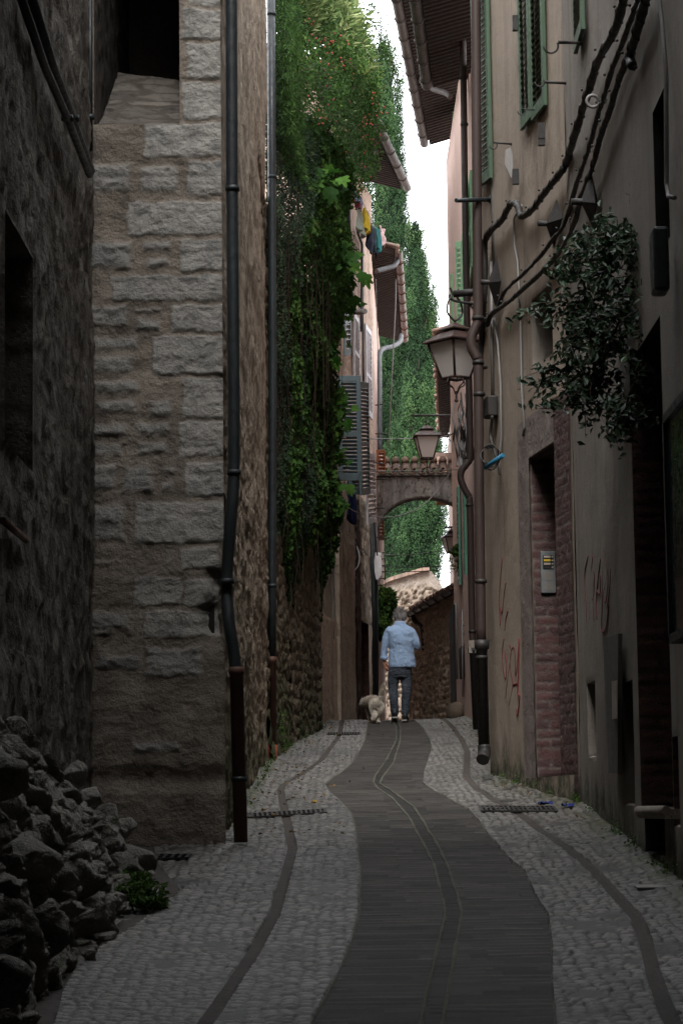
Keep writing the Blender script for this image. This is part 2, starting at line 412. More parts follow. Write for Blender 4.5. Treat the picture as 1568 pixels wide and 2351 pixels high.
# ---------------------------------------------------------------- left side
LW1 = Wall((-1.78, 1.0), (-1.78, 17.62), (0, 5))
PF = Wall((-1.90, 17.6), (-.844, 17.6), (0, 5))
LW2 = Wall((-.87, 17.62), (-.88, 27.4), (1, 20))
LW3a = Wall((-.87, 27.4), (-.68, 30.6), (1, 28)); LW3b = Wall((-.68, 30.6), (-.32, 34.6), (1, 28)); LW3c = Wall((-.32, 34.6), (-.42, 36.2), (1, 35))
LW5 = Wall((-.42, 36.2), (.60, 43.5), (1, 36)); LW6 = Wall((.60, 43.5), (.9, 53.), (2, 45))
RW1 = Wall((1.956, 20.6), (1.956, 1.0), (0, 5)); RW2 = Wall((1.956, 20.6), (1.42, 24.3), (0, 20))
RW4 = Wall((1.72, 24.5), (1.9, 34.5), (0, 28)); RW5 = Wall((1.9, 34.5), (1.90, 42.), (0, 38)); RW6 = Wall((2.15, 43.6), (2.5, 57.), (1, 45))
# near left house
def hole(W, xa, xb, yt, yb, dep, ytx=None):
    """opening from picture bounds: xa is its left edge, xb its right edge, yt/yb read at xa (or ytx)"""
    ua = W.at(xa, yt)[0]; ub = W.at(xb, yt)[0]; q = ytx if ytx is not None else xa
    zt = W.at(q, yt)[1]; zb = W.at(q, yb)[1]
    return (min(ua, ub), max(ua, ub), min(zt, zb), max(zt, zb), dep)
t = thing('stone_house', 'dark rough rendered house filling the left edge of the picture', 'house', (-1.78, 12, gz(12)))
h1 = hole(LW1, 12, 76, 480, 1015, .5)
def darkh(U, Z): return rough(U, Z, .03, 5.5, 2, 1.0, .8) + rough(U, Z, .02, 1.1, 12)
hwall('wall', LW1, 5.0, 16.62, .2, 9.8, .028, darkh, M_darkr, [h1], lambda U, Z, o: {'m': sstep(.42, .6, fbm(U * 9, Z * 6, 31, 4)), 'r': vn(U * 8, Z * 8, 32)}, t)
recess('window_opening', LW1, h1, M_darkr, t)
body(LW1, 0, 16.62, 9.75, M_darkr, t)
MB().box((-6, 1, 9.7), (-1.8, 17.5, 14)).build('shading_storey', M_darkr, t)  # out-of-view storey added to shade the near lane
m = MB()
a = [LW1.P(6, 1195, .03), LW1.P(60, 1240, .03)]; m.tube(a, .02, 6)
m.build('iron_bar', M_rust, t)
# corner house: stone end wall (pier) and tan side wall
t = thing('corner_house', 'tan rough house with a squared stone end wall behind the black drainpipe', 'house', (-.87, 20, gz(20)))
S = []   # stones of the end wall in picture units: x0, x1, y0, y1, tone
def q(x0, x1, y0, y1, r): S.append((x0, x1, y0, y1, r))
rows = [(-60, 13, 430), (17, 90, 419), (96, 180, 430), (187, 272, 419), (278, 363, 330), (368, 449, 431), (459, 541, 290), (547, 622, 414), (629, 692, 255), (697, 763, 392), (769, 862, 346), (866, 960, 417), (965, 1052, 410), (1062, 1140, 425), (1150, 1250, 308), (1255, 1308, 415), (1322, 1392, 306), (1400, 1465, 330)]
rs = random.Random(3)
for i, (a, b, x0) in enumerate(rows):
    split = x0 < 360
    xr = 516 if b < 1290 else 505
    if split and a > 300 and rs.random() < .55 and i not in (6, 8): q(x0, 418 + rs.uniform(-8, 8), a, b, rs.uniform(0, .5)); q(422, xr, a + rs.uniform(0, 4), b, rs.uniform(0, .4))
    else: q(x0, xr, a, b, rs.uniform(0, .45))
    # rubble to the left of the quoin
    x = 205 + rs.uniform(-20, 10); xe = x0 - 12
    if a < 300: continue
    while x < xe - 26:
        w = rs.uniform(48, 120); w = min(w, xe - x)
        hh = (b - a)
        if rs.random() < .45:
            c = a + hh * rs.uniform(.42, .58); 
            if rs.random() < .8: q(x, x + w - 5, a + rs.uniform(0, 6), c - 4, rs.uniform(.5, 1))
            if rs.random() < .8: q(x + rs.uniform(-5, 12), x + w - 10, c + 3, b - rs.uniform(0, 7), rs.uniform(.5, 1))
        elif rs.random() < .85: q(x, x + w - 6, a + rs.uniform(0, 12), b - rs.uniform(0, 10), rs.uniform(.35, 1))
        x += w + rs.uniform(4, 16)
q(205, 300, 1400, 1450, .8); q(330, 470, 1480, 1560, .5)
q(215, 330, 1500, 1545, .9); q(300, 420, 1700, 1730, .7)
St = []
for x0, x1, y0, y1, r in S:
    ua, za = PF.at(x0, y1); ub, zb = PF.at(x1, y0); St.append((ua, ub, za, zb, r))
def pier_fields(U, Z):
    wx = U + (fbm(U * 11, Z * 11, 41, 3) - .5) * .045; wz = Z + (fbm(U * 11 + 50, Z * 11, 43, 3) - .5) * .04
    m = np.zeros_like(U); r = np.full_like(U, .5)
    for a, b, c, d, tone in St:
        e = np.minimum(np.minimum(wx - a, b - wx), np.minimum(wz - c, d - wz))
        soft = .012 if tone < .46 else .045
        k = sstep(0, soft, e); w = k > m; m = np.where(w, k, m); r = np.where(w, tone, r)
    return m, r
def pier_h(U, Z):
    m, r = pier_fields(U, Z)
    o = m * (.008 + .006 * r) + (.45 + .55 * m) * (ridged(U * 12, Z * 14, 45, 5) - .5) * (.014 + .016 * r) + (ridged(U * 4, Z * 5, 47, 4) - .55) * .028
    o = o + (fbm(U * 1.2, Z * 1.2, 48, 3) - .5) * .05
    lowz = PF.at(300, 1500)[1]; o = o + sstep(lowz, lowz - 1.5, Z) * .06 + sstep(.12, 0, np.abs(Z - PF.at(300, 1790)[1])) * -.03
    chip = sstep(PF.at(300, 1530)[1], PF.at(300, 1440)[1], Z) * sstep(PF.at(300, 1300)[1], PF.at(300, 1350)[1], Z)
    return o - chip * sstep(.90, 1.02, U + (vn(Z * 6, Z * 0, 5) - .5) * .12) * .085
hn = list(PF.at(216, 285)) + list(PF.at(413, 285))
hp = (hn[0], hn[2], hn[1], 9.95, 3.0)
def pier_attr(U, Z, o):
    m, r = pier_fields(U, Z); return {'m': m, 'r': r * .8 + .2 * vn(U * 5, Z * 5, 49)}
hwall('stone_end_wall', PF, .0, PF.L, 1.0, 10, .011, pier_h, M_pier, [hp], pier_attr, t)
recess('blind_niche', PF, hp, plaster('niche_shade_render', (.06, .05, .042), (.04, .034, .029), None, 2, 0, .012, 30), t)  # near-black colour stands in for the deep shade of the niche
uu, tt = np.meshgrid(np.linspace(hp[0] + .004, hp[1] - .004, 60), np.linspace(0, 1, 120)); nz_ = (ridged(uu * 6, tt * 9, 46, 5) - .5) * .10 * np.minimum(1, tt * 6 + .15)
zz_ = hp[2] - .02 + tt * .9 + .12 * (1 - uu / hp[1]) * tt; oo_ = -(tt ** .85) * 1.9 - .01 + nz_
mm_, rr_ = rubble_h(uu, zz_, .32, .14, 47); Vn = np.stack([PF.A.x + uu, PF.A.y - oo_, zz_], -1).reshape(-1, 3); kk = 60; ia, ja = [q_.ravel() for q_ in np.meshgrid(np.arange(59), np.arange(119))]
mesh_np('niche_slope', Vn, np.stack([ja * kk + ia, ja * kk + ia + 1, (ja + 1) * kk + ia + 1, (ja + 1) * kk + ia], -1), M_darkr, t, {'m': mm_.ravel(), 'r': rr_.ravel()})  # slope takes the dark render too, as shade put into colour
# narrow return of the quoin, then the side wall
hs = hole(LW2, 583, 602, 360, 455, .25)
def tanh_(U, Z):
    k = sstep(6.2, 4.2, Z - .0) 
    return rough(U, Z, .022, 3.2, 5, 1, .7) + rough(U, Z, .03, 1.2, 15) + .009 * np.clip(Z - 3, 0, None) * sstep(3, 9, U) + k * (ridged(U * 5.5, Z * 5.5, 61, 4) - .55) * .07
hwall('side_wall', LW2, 0.02, LW2.L, 1.0, 11.5, .022, tanh_, M_tan, [hs], lambda U, Z, o: {'m': sstep(.4, .62, fbm(U * 6, Z * 4, 33, 4)), 'r': vn(U * 5, Z * 5, 34), 'moss': sstep(2.9, 1.9, Z)}, t)
recess('slit_window', LW2, hs, M_tan, t)
body(LW2, 3.2, LW2.L, 11.4, M_tan, t); m = MB().box((-5, 20.7, -1), (-.95, 21.4, 10)).box((-5, 17.62, 9.96), (-.9, 21.4, 11.4)).box((-4.8, 17.63, -1), (-1.92, 20.65, 9.9)).box((-1.1, 17.66, -1), (-.92, 20.65, 9.9)); m.build('inner_body', M_dark, t)
# garden wall with plants
t = thing('garden_wall', 'mossy old retaining wall behind the hanging creepers', 'wall', (-.6, 31, gz(31)))
def gh(sd):
    def f(U, Z):
        m, r = rubble_h(U, Z, .26, .17, sd); return m * .03 + rough(U, Z, .035, 2.5, sd) + sstep(2.7, 2.0, Z) * .05
    return f
def ga(sd):
    def f(U, Z, o):
        m, r = rubble_h(U, Z, .26, .17, sd); return {'m': m * sstep(.35, .6, fbm(U * 1.5, Z * 1.5, sd + 7)), 'r': r, 'moss': np.clip(sstep(4.2, 2.4, Z) * sstep(.4, .55, fbm(U * 2, Z * 1.2, 77)) + .1, 0, 1)}
    return f
for k, (W, sd) in enumerate(((LW3a, 71), (LW3b, 81), (LW3c, 91))):
    hwall('wall', W, 0, W.L, 1.5, 8.6, .03, gh(sd), M_garden, (), ga(sd), t)
m = MB(); pts = [(-.9, 27.42), (-.7, 30.6), (-.34, 34.6), (-.44, 36.15), (-5, 36.15), (-5, 27.42)]
m.poly_prism([Vector((x - .05, y, -1)) for x, y in pts], (0, 0, 9.5)); m.build('terrace_fill', M_garden, t)
# tall old house with shutters
t = tall = thing('tall_stone_house', 'tall weathered pink rendered house with grey and white louvred shutters', 'house', (.1, 40, gz(40)))
hd = hole(LW5, 822, 846, 1432, 1660, .4, 846); hw = hole(LW5, 744, 770, 1225, 1412, .08)
hst = hole(LW5, 815, 823, 920, 1075, .2)
def oldh(U, Z): return rough(U, Z, .016, 3, 21, 1, .7) + (ridged(U * 7, Z * 5, 63, 3) - .5) * .02
zlow = LW5.at(780, 1150)[1]
hwall('lower_wall', LW5, 0, LW5.L, 2.3, zlow, .03, oldh, M_lowp, [hd, hw], None, t)
hwall('upper_wall', LW5, 0, LW5.L, zlow, 12.6, .03, oldh, M_old, [], None, t)
recess('door_opening', LW5, hd, M_dbrick, t, (.3, .09)); recess('blind_window', LW5, hw, M_pale, t)
body(LW5, 0, LW5.L, 12.5, M_old, t)
m = MB(); a0 = LW5.at(772, 1400)[0]; a1 = LW5.at(806, 1400)[0]
hwall('pale_pilaster', LW5, a0, a1, 2.3, LW5.at(790, 1150)[1], .03, lambda U, Z: .07 + rough(U, Z, .012, 5, 23), plaster('flaking_pale_render', (.34, .27, .21), (.27, .205, .16), (.1, .07, .055), 3, .5, .015, 30, pit=.6), (), None, t)
m.obox(LW5.pt((a0 + a1) / 2, (zlow + 2.3) / 2, .028), LW5.d * ((a1 - a0) / 2 - .005), LW5.n * .03, (0, 0, (zlow - 2.3) / 2)).build('pilaster_core', M_lowp, t)
# far left house
t = far = thing('far_pink_house', 'pink rendered house end beyond the tall house with orange shutters', 'house', (.75, 48, 3.0))
hwall('wall', LW6, 0, LW6.L, 2.0, 11.4, .06, lambda U, Z: rough(U, Z, .008, 3, 25), M_pink, (), None, t)
body(LW6, 0, LW6.L, 11.3, M_pink, t)
# ---------------------------------------------------------------- right side
t = nearr = thing('near_beige_house', 'grey beige rendered house on the right edge with a dark bricked doorway', 'house', (1.96, 16, gz(16)))
R1h = {'s1': hole(RW1, 1347, 1366, 1562, 1738, .14, 1366), 's2': hole(RW1, 1428, 1452, 1560, 1850, .16, 1452), 'door': hole(RW1, 1456, 1530, 1240, 1858, .42, 1530),
       'cell': hole(RW1, 1480, 1526, 1872, 1966, .3, 1526), 'win': hole(RW1, 1496, 1528, 190, 560, .35, 1528), 's3': hole(RW1, 1542, 1556, 1690, 1900, .12, 1556)}
u0, u1, z0, z1, dd = R1h['door']; R1h['door'] = (u0, u1, z0, RW1.at(1530, 700)[1], dd)
def plain(sd, a=.004):
    def f(U, Z): return (fbm(U * 1.5, Z * 1.1, sd, 4) - .5) * a * 6 + (fbm(U * 9, Z * 6, sd + 3, 3) - .5) * a
    return f
def mossb(W, top):
    def f(U, Z, o):
        Y = W.A.y + W.d.y * U; g = gz(Y); return {'moss': sstep(top, .05, Z - g + (fbm(U * 4, Z * 1.2, 7, 4) - .5) * .5)}
    return f
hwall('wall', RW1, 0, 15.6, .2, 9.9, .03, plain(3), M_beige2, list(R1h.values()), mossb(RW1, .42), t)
recess('doorway', RW1, R1h['door'], M_dbrick, t, (.24, .075)); recess('wall_slot', RW1, R1h['s1'], M_beige2, t); recess('wall_slot', RW1, R1h['s2'], M_beige2, t); recess('wall_slot', RW1, R1h['s3'], M_beige2, t)
recess('cellar_vent', RW1, R1h['cell'], M_dark, t); recess('window_opening', RW1, R1h['win'], M_dark, t)
m = MB(); a = RW1.P(1466, 1862, .05); b = RW1.P(1530, 1862, .05); m.tube([a, b], .03, 10); m.obox((a + b) / 2 + Vector((.04, 0, -.02)), (.05, 0, 0), (0, (a - b).length / 2, 0), (0, 0, .03)); m.build('door_sill', M_pale, t)
body(RW1, 0, 19, 9.85, M_beige2, t)
MB().box((2.0, 1, 9.8), (6, 20.5, 14)).build('shading_storey', M_beige2, t)  # added out of view to keep light off the near end
t = midr = thing('beige_house', 'beige rendered house with green shutters and a narrow brick doorway', 'house', (1.7, 22, gz(22)))
R2h = {'door': hole(RW2, 1218, 1277, 1052, 1787, .45), 'win': hole(RW2, 1220, 1267, 690, 850, .35)}
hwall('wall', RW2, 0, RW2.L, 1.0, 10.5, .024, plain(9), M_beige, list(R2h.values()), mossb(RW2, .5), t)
recess('door_niche', RW2, R2h['door'], M_brick, t, (.26, .085)); recess('window_opening', RW2, R2h['win'], M_beige2, t)
m = MB(); m.poly_prism([Vector(p) for p in ((1.99, 20.62, -1), (1.47, 24.28, -1), (1.42, 24.32, -1), (1.42 + .5, 24.5, -1), (5, 24.5, -1), (5, 20.62, -1), (2.6, 20.62, -1), (2.0, 24.2, -1))], (0, 0, 11.4)) if False else None
def colbox(W, u0, u1, a, b, z0, z1, m=m): m.obox(W.pt((u0 + u1) / 2, (z0 + z1) / 2, (a + b) / 2), W.d * ((u1 - u0) / 2), W.n * ((b - a) / 2), (0, 0, (z1 - z0) / 2))
colbox(RW2, 0, RW2.L, -4, -.55, -1, 10.6, m); colbox(RW2, RW2.L - .1, RW2.L, -.55, -.012, -1, 10.6, m); colbox(RW2, 0, RW2.L, -.55, -.014, 10.4, 10.58, m); m.build('house_body', M_beige, t)
# painted stone surround of the brick door niche
d0, d1, dz0, dz1, _ = R2h['door']; m = MB()
ul = RW2.at(1200, 1400)[0]; ur = .03
zt = RW2.at(1200, 970)[1]
hwall('door_surround', RW2, d1 + .002, min(ul, RW2.L), dz0 - .3, zt, .025, lambda U, Z: .018 + rough(U, Z, .006, 5, 51), M_surr, (), None, t)
def brickf(U, Z):
    row = np.floor(Z / .085); x = U / .22 + .5 * (row % 2); e = np.minimum(np.abs(x - np.round(x)) * .22, np.abs(Z / .085 - np.round(Z / .085)) * .085) + (vn(U * 25, Z * 25, 3) - .5) * .02
    return sstep(.0, .014, e), _h(np.floor(x).astype(int), row.astype(int), 4)
hwall('door_surround', RW2, ur, d0 - .002, dz0 - .3, zt, .015, lambda U, Z: .018 + brickf(U, Z)[0] * .004 + (fbm(U * 9, Z * 9, 5) - .5) * .014, M_brick, (), lambda U, Z, o: dict(zip(('m', 'r'), brickf(U, Z))), t)
hwall('door_lintel', RW2, d0 - .002, d1 + .002, dz1 + .002, zt, .025, lambda U, Z: .018 + rough(U, Z, .006, 5, 52), M_surr, (), None, t)
hwall('doorstep', RW2, ur, min(ul, RW2.L), 1.0, dz0 - .002, .025, lambda U, Z: .05 + rough(U, Z, .01, 4, 53), M_beige, (), mossb(RW2, .6), t)
t = pinkh = thing('pink_house', 'tall pink house behind the brown drainpipes with green shutters', 'house', (1.85, 32, gz(32)))
hwall('wall', RW4, 0, RW4.L, 1.6, 11.8, .08, plain(13, .002), M_pink, (), None, t); body(RW4, 0, RW4.L, 11.7, M_pink, t)
m = MB(); m.box((1.45, 24.33, -1), (1.75, 24.5, 11)); m.build('return_wall', M_beige, t)
t = pink2 = thing('far_right_pink_house', 'narrow pink house under the outer gutter, nearest to the arch', 'house', (1.9, 39, 3))
hwall('wall', RW5, 0.02, RW5.L, 2, 12.8, .08, plain(14, .002), M_pink, (), None, t); body(RW5, 0.02, RW5.L, 12.7, M_pink, t)
t = brown = thing('grey_brown_house', 'grey brown house under a low tiled eave behind the hanging lanterns', 'house', (2.2, 48, 3))
hwall('wall', RW6, 0, RW6.L, 2, 10.0, .08, lambda U, Z: rough(U, Z, .01, 3, 27), M_greybr, (), None, t); body(RW6, 0, RW6.L, 9.9, M_greybr, t)
# house and boxes added out of view, to shade the near end
t = thing('added_house_behind', 'plain unseen house added behind the viewer to block light', 'house', (0, -9, -1))
MB().box((-7, -10, -2), (7, -6, 12)).build('wall', M_beige2, t); MB().box((-1.76, -5.9, BLOCKZ), (1.94, BLOCKY, 12.5)).build('overhead_blocker', M_beige2, t); MB().box((-1.755, BLOCKY + .01, 6.3), (1.935, 11.2, 12.5)).build('upper_blocker', M_beige2, t)
for x0, x1 in ((-6, -1.8), (1.98, 6)): MB().box((x0, -6, -2), (x1, 1.0, 10)).build('side_wall', M_beige2, t)

# ---------------------------------------------------------------- ground
def curve(pts):
    """picture polyline on the street -> X as a function of Y"""
    w = sorted([(G(x, y).y, G(x, y).x) for x, y in pts]); a = np.array(w)
    return lambda Y: np.interp(Y, a[:, 0], a[:, 1])
c_l = curve([(846, 1650), (838, 1700), (823, 1730), (807, 1755), (775, 1780), (755, 1795), (747, 1802), (752, 1812), (775, 1833), (797, 1855), (807, 1868), (816, 1900), (820, 1936), (829, 1999), (825, 2099), (807, 2161), (769, 2249), (716, 2351)])
c_r = curve([(948, 1651), (956, 1657), (972, 1672), (987, 1699), (991, 1715), (988, 1730), (976, 1765), (970, 1799), (990, 1812), (1025, 1830), (1060, 1850), (1082, 1865), (1119, 1911), (1175, 1980), (1204, 1999), (1232, 2061), (1260, 2102), (1269, 2168), (1269, 2249), (1277, 2351)])
c_m1 = curve([(910, 1670), (910, 1699), (888, 1743), (862, 1780), (857, 1796), (866, 1808), (900, 1830), (938, 1874), (969, 1930), (997, 1986), (1019, 2074), (1022, 2105), (1000, 2193), (979, 2280), (966, 2351)])
c_m2 = curve([(920, 1670), (919, 1699), (904, 1749), (878, 1785), (872, 1799), (900, 1815), (950, 1852), (972, 1886), (1000, 1930), (1025, 1983), (1050, 2055), (1060, 2093), (1044, 2186), (1029, 2274), (1016, 2351)])
c_sl = curve([(786, 1655), (779, 1690), (738, 1746), (682, 1786), (650, 1804), (644, 1815), (650, 1843), (663, 1905), (672, 1949), (658, 2004), (629, 2107), (592, 2173), (538, 2256), (471, 2351)])
c_sr = curve([(1018, 1652), (1040, 1672), (1060, 1699), (1073, 1727), (1071, 1786), (1094, 1811), (1138, 1840), (1188, 1868), (1238, 1905), (1294, 1943), (1363, 1999), (1413, 2055), (1463, 2111), (1482, 2161), (1500, 2236), (1519, 2293), (1544, 2351)])
c_bl = curve([(330, 1935), (345, 1990), (392, 2048), (292, 2123), (208, 2173), (146, 2223), (112, 2278), (92, 2351)])
def wl(Y): return np.interp(Y, [0, 17.55, 17.65, 27.4, 30.6, 34.6, 34.8, 36.2, 43.5, 53], [-2.0, -2.0, -1.1, -1.1, -.95, -.6, -.75, -.7, .3, .6])
def wr(Y): return np.interp(Y, [0, 20.6, 24.3, 24.6, 34.5, 42, 60], [2.15, 2.15, 1.62, 2.0, 2.1, 2.1, 3.])
ys = [5.2]
while ys[-1] < 41: ys.append(ys[-1] * 1.00135 if ys[-1] < 39.3 else ys[-1] + .1)
ys = np.array(ys)
hb = .034
B = [wl(ys), c_bl(ys) - .06, c_bl(ys) + .06, c_sl(ys) - hb, c_sl(ys) + hb, c_l(ys), c_m1(ys), c_m2(ys), c_r(ys), c_sr(ys) - hb, c_sr(ys) + hb, wr(ys)]
B = np.maximum.accumulate(np.array(B) + np.arange(12)[:, None] * 1e-4, 0)
cn = [28, 8, 90, 5, 42, 42, 10, 52, 42, 5, 80]
cols = []; seg = []
for k in range(11):
    tt = np.linspace(0, 1, cn[k] + 1)[:-1]
    cols.append(B[k][:, None] * (1 - tt) + B[k + 1][:, None] * tt); seg += [k] * cn[k]
cols.append(B[11][:, None]); GX = np.concatenate(cols, 1); GY = np.repeat(ys[:, None], GX.shape[1], 1); seg = np.array(seg)
bx = GX.copy()
def cob(X, Y, cw=.07, ch=.085):
    f1, f2, r = voro(X / cw + (fbm(X * 4, Y * 4, 2, 2) - .5) * .6, Y / ch + (fbm(X * 2, Y * 2, 4, 3) - .5) * 1.5, 9, .62)
    return sstep(.04, .42, f2 - f1), r, f1
vcol = np.concatenate([seg, [10]])
vseg = np.repeat(vcol[None, :], len(ys), 0)
m, r, f1 = cob(GX, GY)
flat = sstep(13.5, 10.5, GY) * sstep(-.1, -.6, GX)          # nearer left the pebbles sink into the mortar
miss = sstep(.25, .4, fbm(GX * 6, GY * 4, 19, 3)); m = m * miss
hc = m * (.009 - .005 * flat) * (.3 + 1.1 * r) + (fbm(GX * 1.3, GY * 1.3, 6, 3) - .5) * .03
hc += (np.sqrt(np.clip(1 - f1 * f1 * 2, 0, 1)) - .5) * .006 * m
lane = (vseg >= 5) & (vseg <= 7)
rowb = GY / .115 + (fbm(GX * .8, GY * .3, 8, 2) - .5) * .8
fr = np.abs(rowb - np.round(rowb)); lb = np.clip(sstep(.04, .24, fr) + (_h(np.round(rowb).astype(int), np.floor(GX * 3).astype(int), 8) < .35), 0, 1); rr = _h(np.floor(rowb + .0).astype(int), np.floor(GX / .24 + 7.3 * np.floor(rowb)).astype(int), 3)
hl = lb * .008 + (rr - .5) * .004 + (fbm(GX * 1.3, GY * 1.3, 6, 3) - .5) * .018 - .012
mid = vseg == 6
GZ = gz(GY) + np.where(lane, np.where(mid, hl - .004, hl), hc)
strip = (vseg == 3) | (vseg == 9) | (vseg == 1)
GZ = np.where(strip, gz(GY) - .002 + (fbm(GX * 8, GY * 8, 6, 3) - .5) * .008, GZ)
side = np.minimum(GX - wl(GY), wr(GY) - GX); GZ = GZ + sstep(.45, .15, side) * .04
NC = GX.shape[1]; ii, jj = np.meshgrid(np.arange(NC - 1), np.arange(len(ys) - 1)); fs = seg[ii]
FI = np.stack([jj * NC + ii, jj * NC + ii + 1, (jj + 1) * NC + ii + 1, (jj + 1) * NC + ii], -1)
VV = np.stack([GX, GY, GZ], -1).reshape(-1, 3)
def sub(name, mask, mat, m, r, extra=None):
    F = FI[mask]; used, inv = np.unique(F, return_inverse=True)
    a = {'m': m.ravel()[used], 'r': r.ravel()[used]}
    if extra is not None: a['moss'] = extra.ravel()[used]
    return tag(mesh_np(name, VV[used], inv.reshape(F.shape), mat, None, a), kind='structure')
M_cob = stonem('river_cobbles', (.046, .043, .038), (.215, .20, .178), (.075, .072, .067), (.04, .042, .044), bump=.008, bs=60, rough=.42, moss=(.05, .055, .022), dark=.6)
M_lane = stonem('brick_on_edge_paving', (.13, .12, .106), (.015, .0135, .0125), (.048, .042, .037), (.012, .011, .01), bump=.004, bs=60, rough=.8, dark=.5)
M_drain = stonem('drain_slab', (.035, .032, .028), (.02, .0185, .017), (.03, .027, .024), (.013, .012, .011), bump=.004, bs=60, rough=.8)
M_strip = stonem('worn_stone_strip', (.045, .041, .037), (.042, .038, .034), (.065, .054, .046), (.024, .022, .02), bump=.004, bs=50, rough=.85)
M_moss = plaster('mossy_joint', (.115, .112, .09), (.07, .074, .05), None, 20, 0, .01, 60)
edge_moss = np.clip(sstep(.5, .2, side) * sstep(.35, .6, fbm(GX * 3, GY * 3, 14, 3)), 0, 1)  # moss cover along the wall feet
r = np.clip(r * .75 + (fbm(GX * .9, GY * .45, 61, 4) - .4) * 1.1, 0, 1)
rr2 = np.where(flat > .4, np.where(_h((r * 9999).astype(int), (r * 77).astype(int), 1) > .8, 1., .2), r)
sub('cobbled_pavement', np.isin(fs, (0, 2, 4, 8, 10)), M_cob, m, rr2, edge_moss)
sub('brick_lane', np.isin(fs, (5, 7)), M_lane, lb, rr); sub('drain_channel', fs == 6, M_drain, sstep(.02, .08, np.abs(GY / .42 - np.round(GY / .42))), rr)
sub('stone_strip', np.isin(fs, (1, 3, 9)), M_strip, m * 0 + 1, fbm(GX * 3, GY * 3, 3))
# mossy joint lines
for cf, w in ((c_m1, .008), (c_m2, .008), (c_l, .006), (c_r, .006)):
    yy = np.concatenate([np.arange(7, 38.4, .05)]); x = cf(yy); ww = w * (.5 + 1.1 * vn(yy * 5, yy * 0, 3)); z = gz(yy) + .001
    zz = z + (fbm(x * 1.3, yy * 1.3, 6, 3) - .5) * .018 - .003
    V = np.concatenate([np.stack([x - ww, yy, zz], -1), np.stack([x, yy, zz + .005], -1), np.stack([x + ww, yy, zz], -1)]); n = len(yy); k = np.arange(n - 1)
    F = np.concatenate([np.stack([k, k + 1, k + 1 + n, k + n], -1), np.stack([k + n, k + 1 + n, k + 1 + 2 * n, k + 2 * n], -1)])
    tag(mesh_np('joint_line', V, F, M_moss), kind='structure')
# the land beyond
yy = np.concatenate([np.linspace(-60, 38, 40), np.linspace(39, 400, 60)]); xx = np.linspace(-300, 300, 30); X, Y = np.meshgrid(xx, yy)
Z = np.where(Y < 5, -.1 + Y * .03, gz(Y)) - .14; Z = Z - sstep(8, 40, np.abs(X)) * 1.0
k = len(xx); i, j = np.meshgrid(np.arange(k - 1), np.arange(len(yy) - 1)); i = i.ravel(); j = j.ravel()
tag(mesh_np('ground', np.stack([X, Y, Z], -1).reshape(-1, 3), np.stack([j * k + i, j * k + i + 1, (j + 1) * k + i + 1, (j + 1) * k + i], -1), M_greybr), kind='structure')
# ================================================================ shutters, roofs, pipes
def shutter(parent, hinge, dirv, w, z0, z1, mat, name='shutter', th=.035, mid=True, pitch=.055, frame=.07, label=None, face=None):
    """louvred leaf: hinge = bottom corner point, dirv = horizontal direction of its width"""
    d = Vector(dirv).normalized(); n = Vector((-d.y, d.x, 0)); H = z1 - z0; m = MB(); h = Vector(hinge); h.z = 0
    def bx(a, b, c, e, t=th): m.obox(h + d * ((a + b) / 2) + Vector((0, 0, (c + e) / 2)), d * ((b - a) / 2), n * (t / 2), (0, 0, (e - c) / 2))
    bx(0, frame, z0, z1); bx(w - frame, w, z0, z1); bx(frame, w - frame, z1 - frame * 1.3, z1, th * .9); bx(frame, w - frame, z0, z0 + frame * 1.6, th * .9)
    sec = [(z0 + frame * 1.6, z1 - frame * 1.3)]
    if mid:
        zm = z0 + H * .45; bx(frame, w - frame, zm - frame * .5, zm + frame * .5, th * .9); sec = [(sec[0][0], zm - frame * .5), (zm + frame * .5, sec[0][1])]
    m.build_fr = None
    fr = m.build(name, mat, parent, bevel=.004)
    if label: fr['label'] = label
    for a, b in sec:
        s = MB()
        k = max(2, int((b - a) / pitch))
        for i in range(k):
            z = a + (b - a) * (i + .5) / k
            s.obox(h + d * (w / 2) + Vector((0, 0, z)), d * (w / 2 - frame - .002), n * (th * .42) + Vector((0, 0, -pitch * .33)), (n * .003 + Vector((0, 0, .0045))))
        s.build('slats', mat, fr)
    return fr
def wshut(parent, W, xa, xb, yt, yb, mat, off=.05, yx=None, **k):
    """leaf lying along a wall between two picture columns"""
    q = yx if yx is not None else xa
    ua = W.at(xa, yt, off)[0]; ub = W.at(xb, yt, off)[0]; zt = W.at(q, yt, off)[1]; zb = W.at(q, yb, off)[1]
    return shutter(parent, W.pt(min(ua, ub), 0, off), W.d, abs(ub - ua), min(zt, zb), max(zt, zb), mat, **k)
# beige house
wshut(midr, RW2, 1187, 1211, -160, 312, M_green, .04, 1187, pitch=.06, mid=False); wshut(midr, RW2, 1213, 1243, -160, 290, M_green, .04, 1213, pitch=.06, mid=False)
wshut(nearr, RW1, 1313, 1332, -200, 150, M_green, .04, 1313, pitch=.06, mid=False)
hp_ = RW2.pt(RW2.L - .02, 0, .07); zt = P(1110, -200, 24.2).z; zb = P(1102, 454, 24.3).z
a = P(1128, 400, 23.5); b = P(1091, 400, 24.0); b.z = a.z; shutter(midr, a, b - a, (b - a).length, zb, zt, M_green, pitch=.06, mid=False)
m = MB(); m.tube([P(1131, -60, 23.6), P(1131, 300, 23.6), P(1134, 640, 23.6)], .022, 8); m.build('corner_conduit', M_conduit, midr)
for x, y in ((1184, 52), (1184, 405), (1243, 315), (1243, 300)):
    p = RW2.P(x, y, .07); MB().obox(p, (.03, 0, 0), (0, .03, 0), (0, 0, .07)).build('hinge', M_iron, midr)
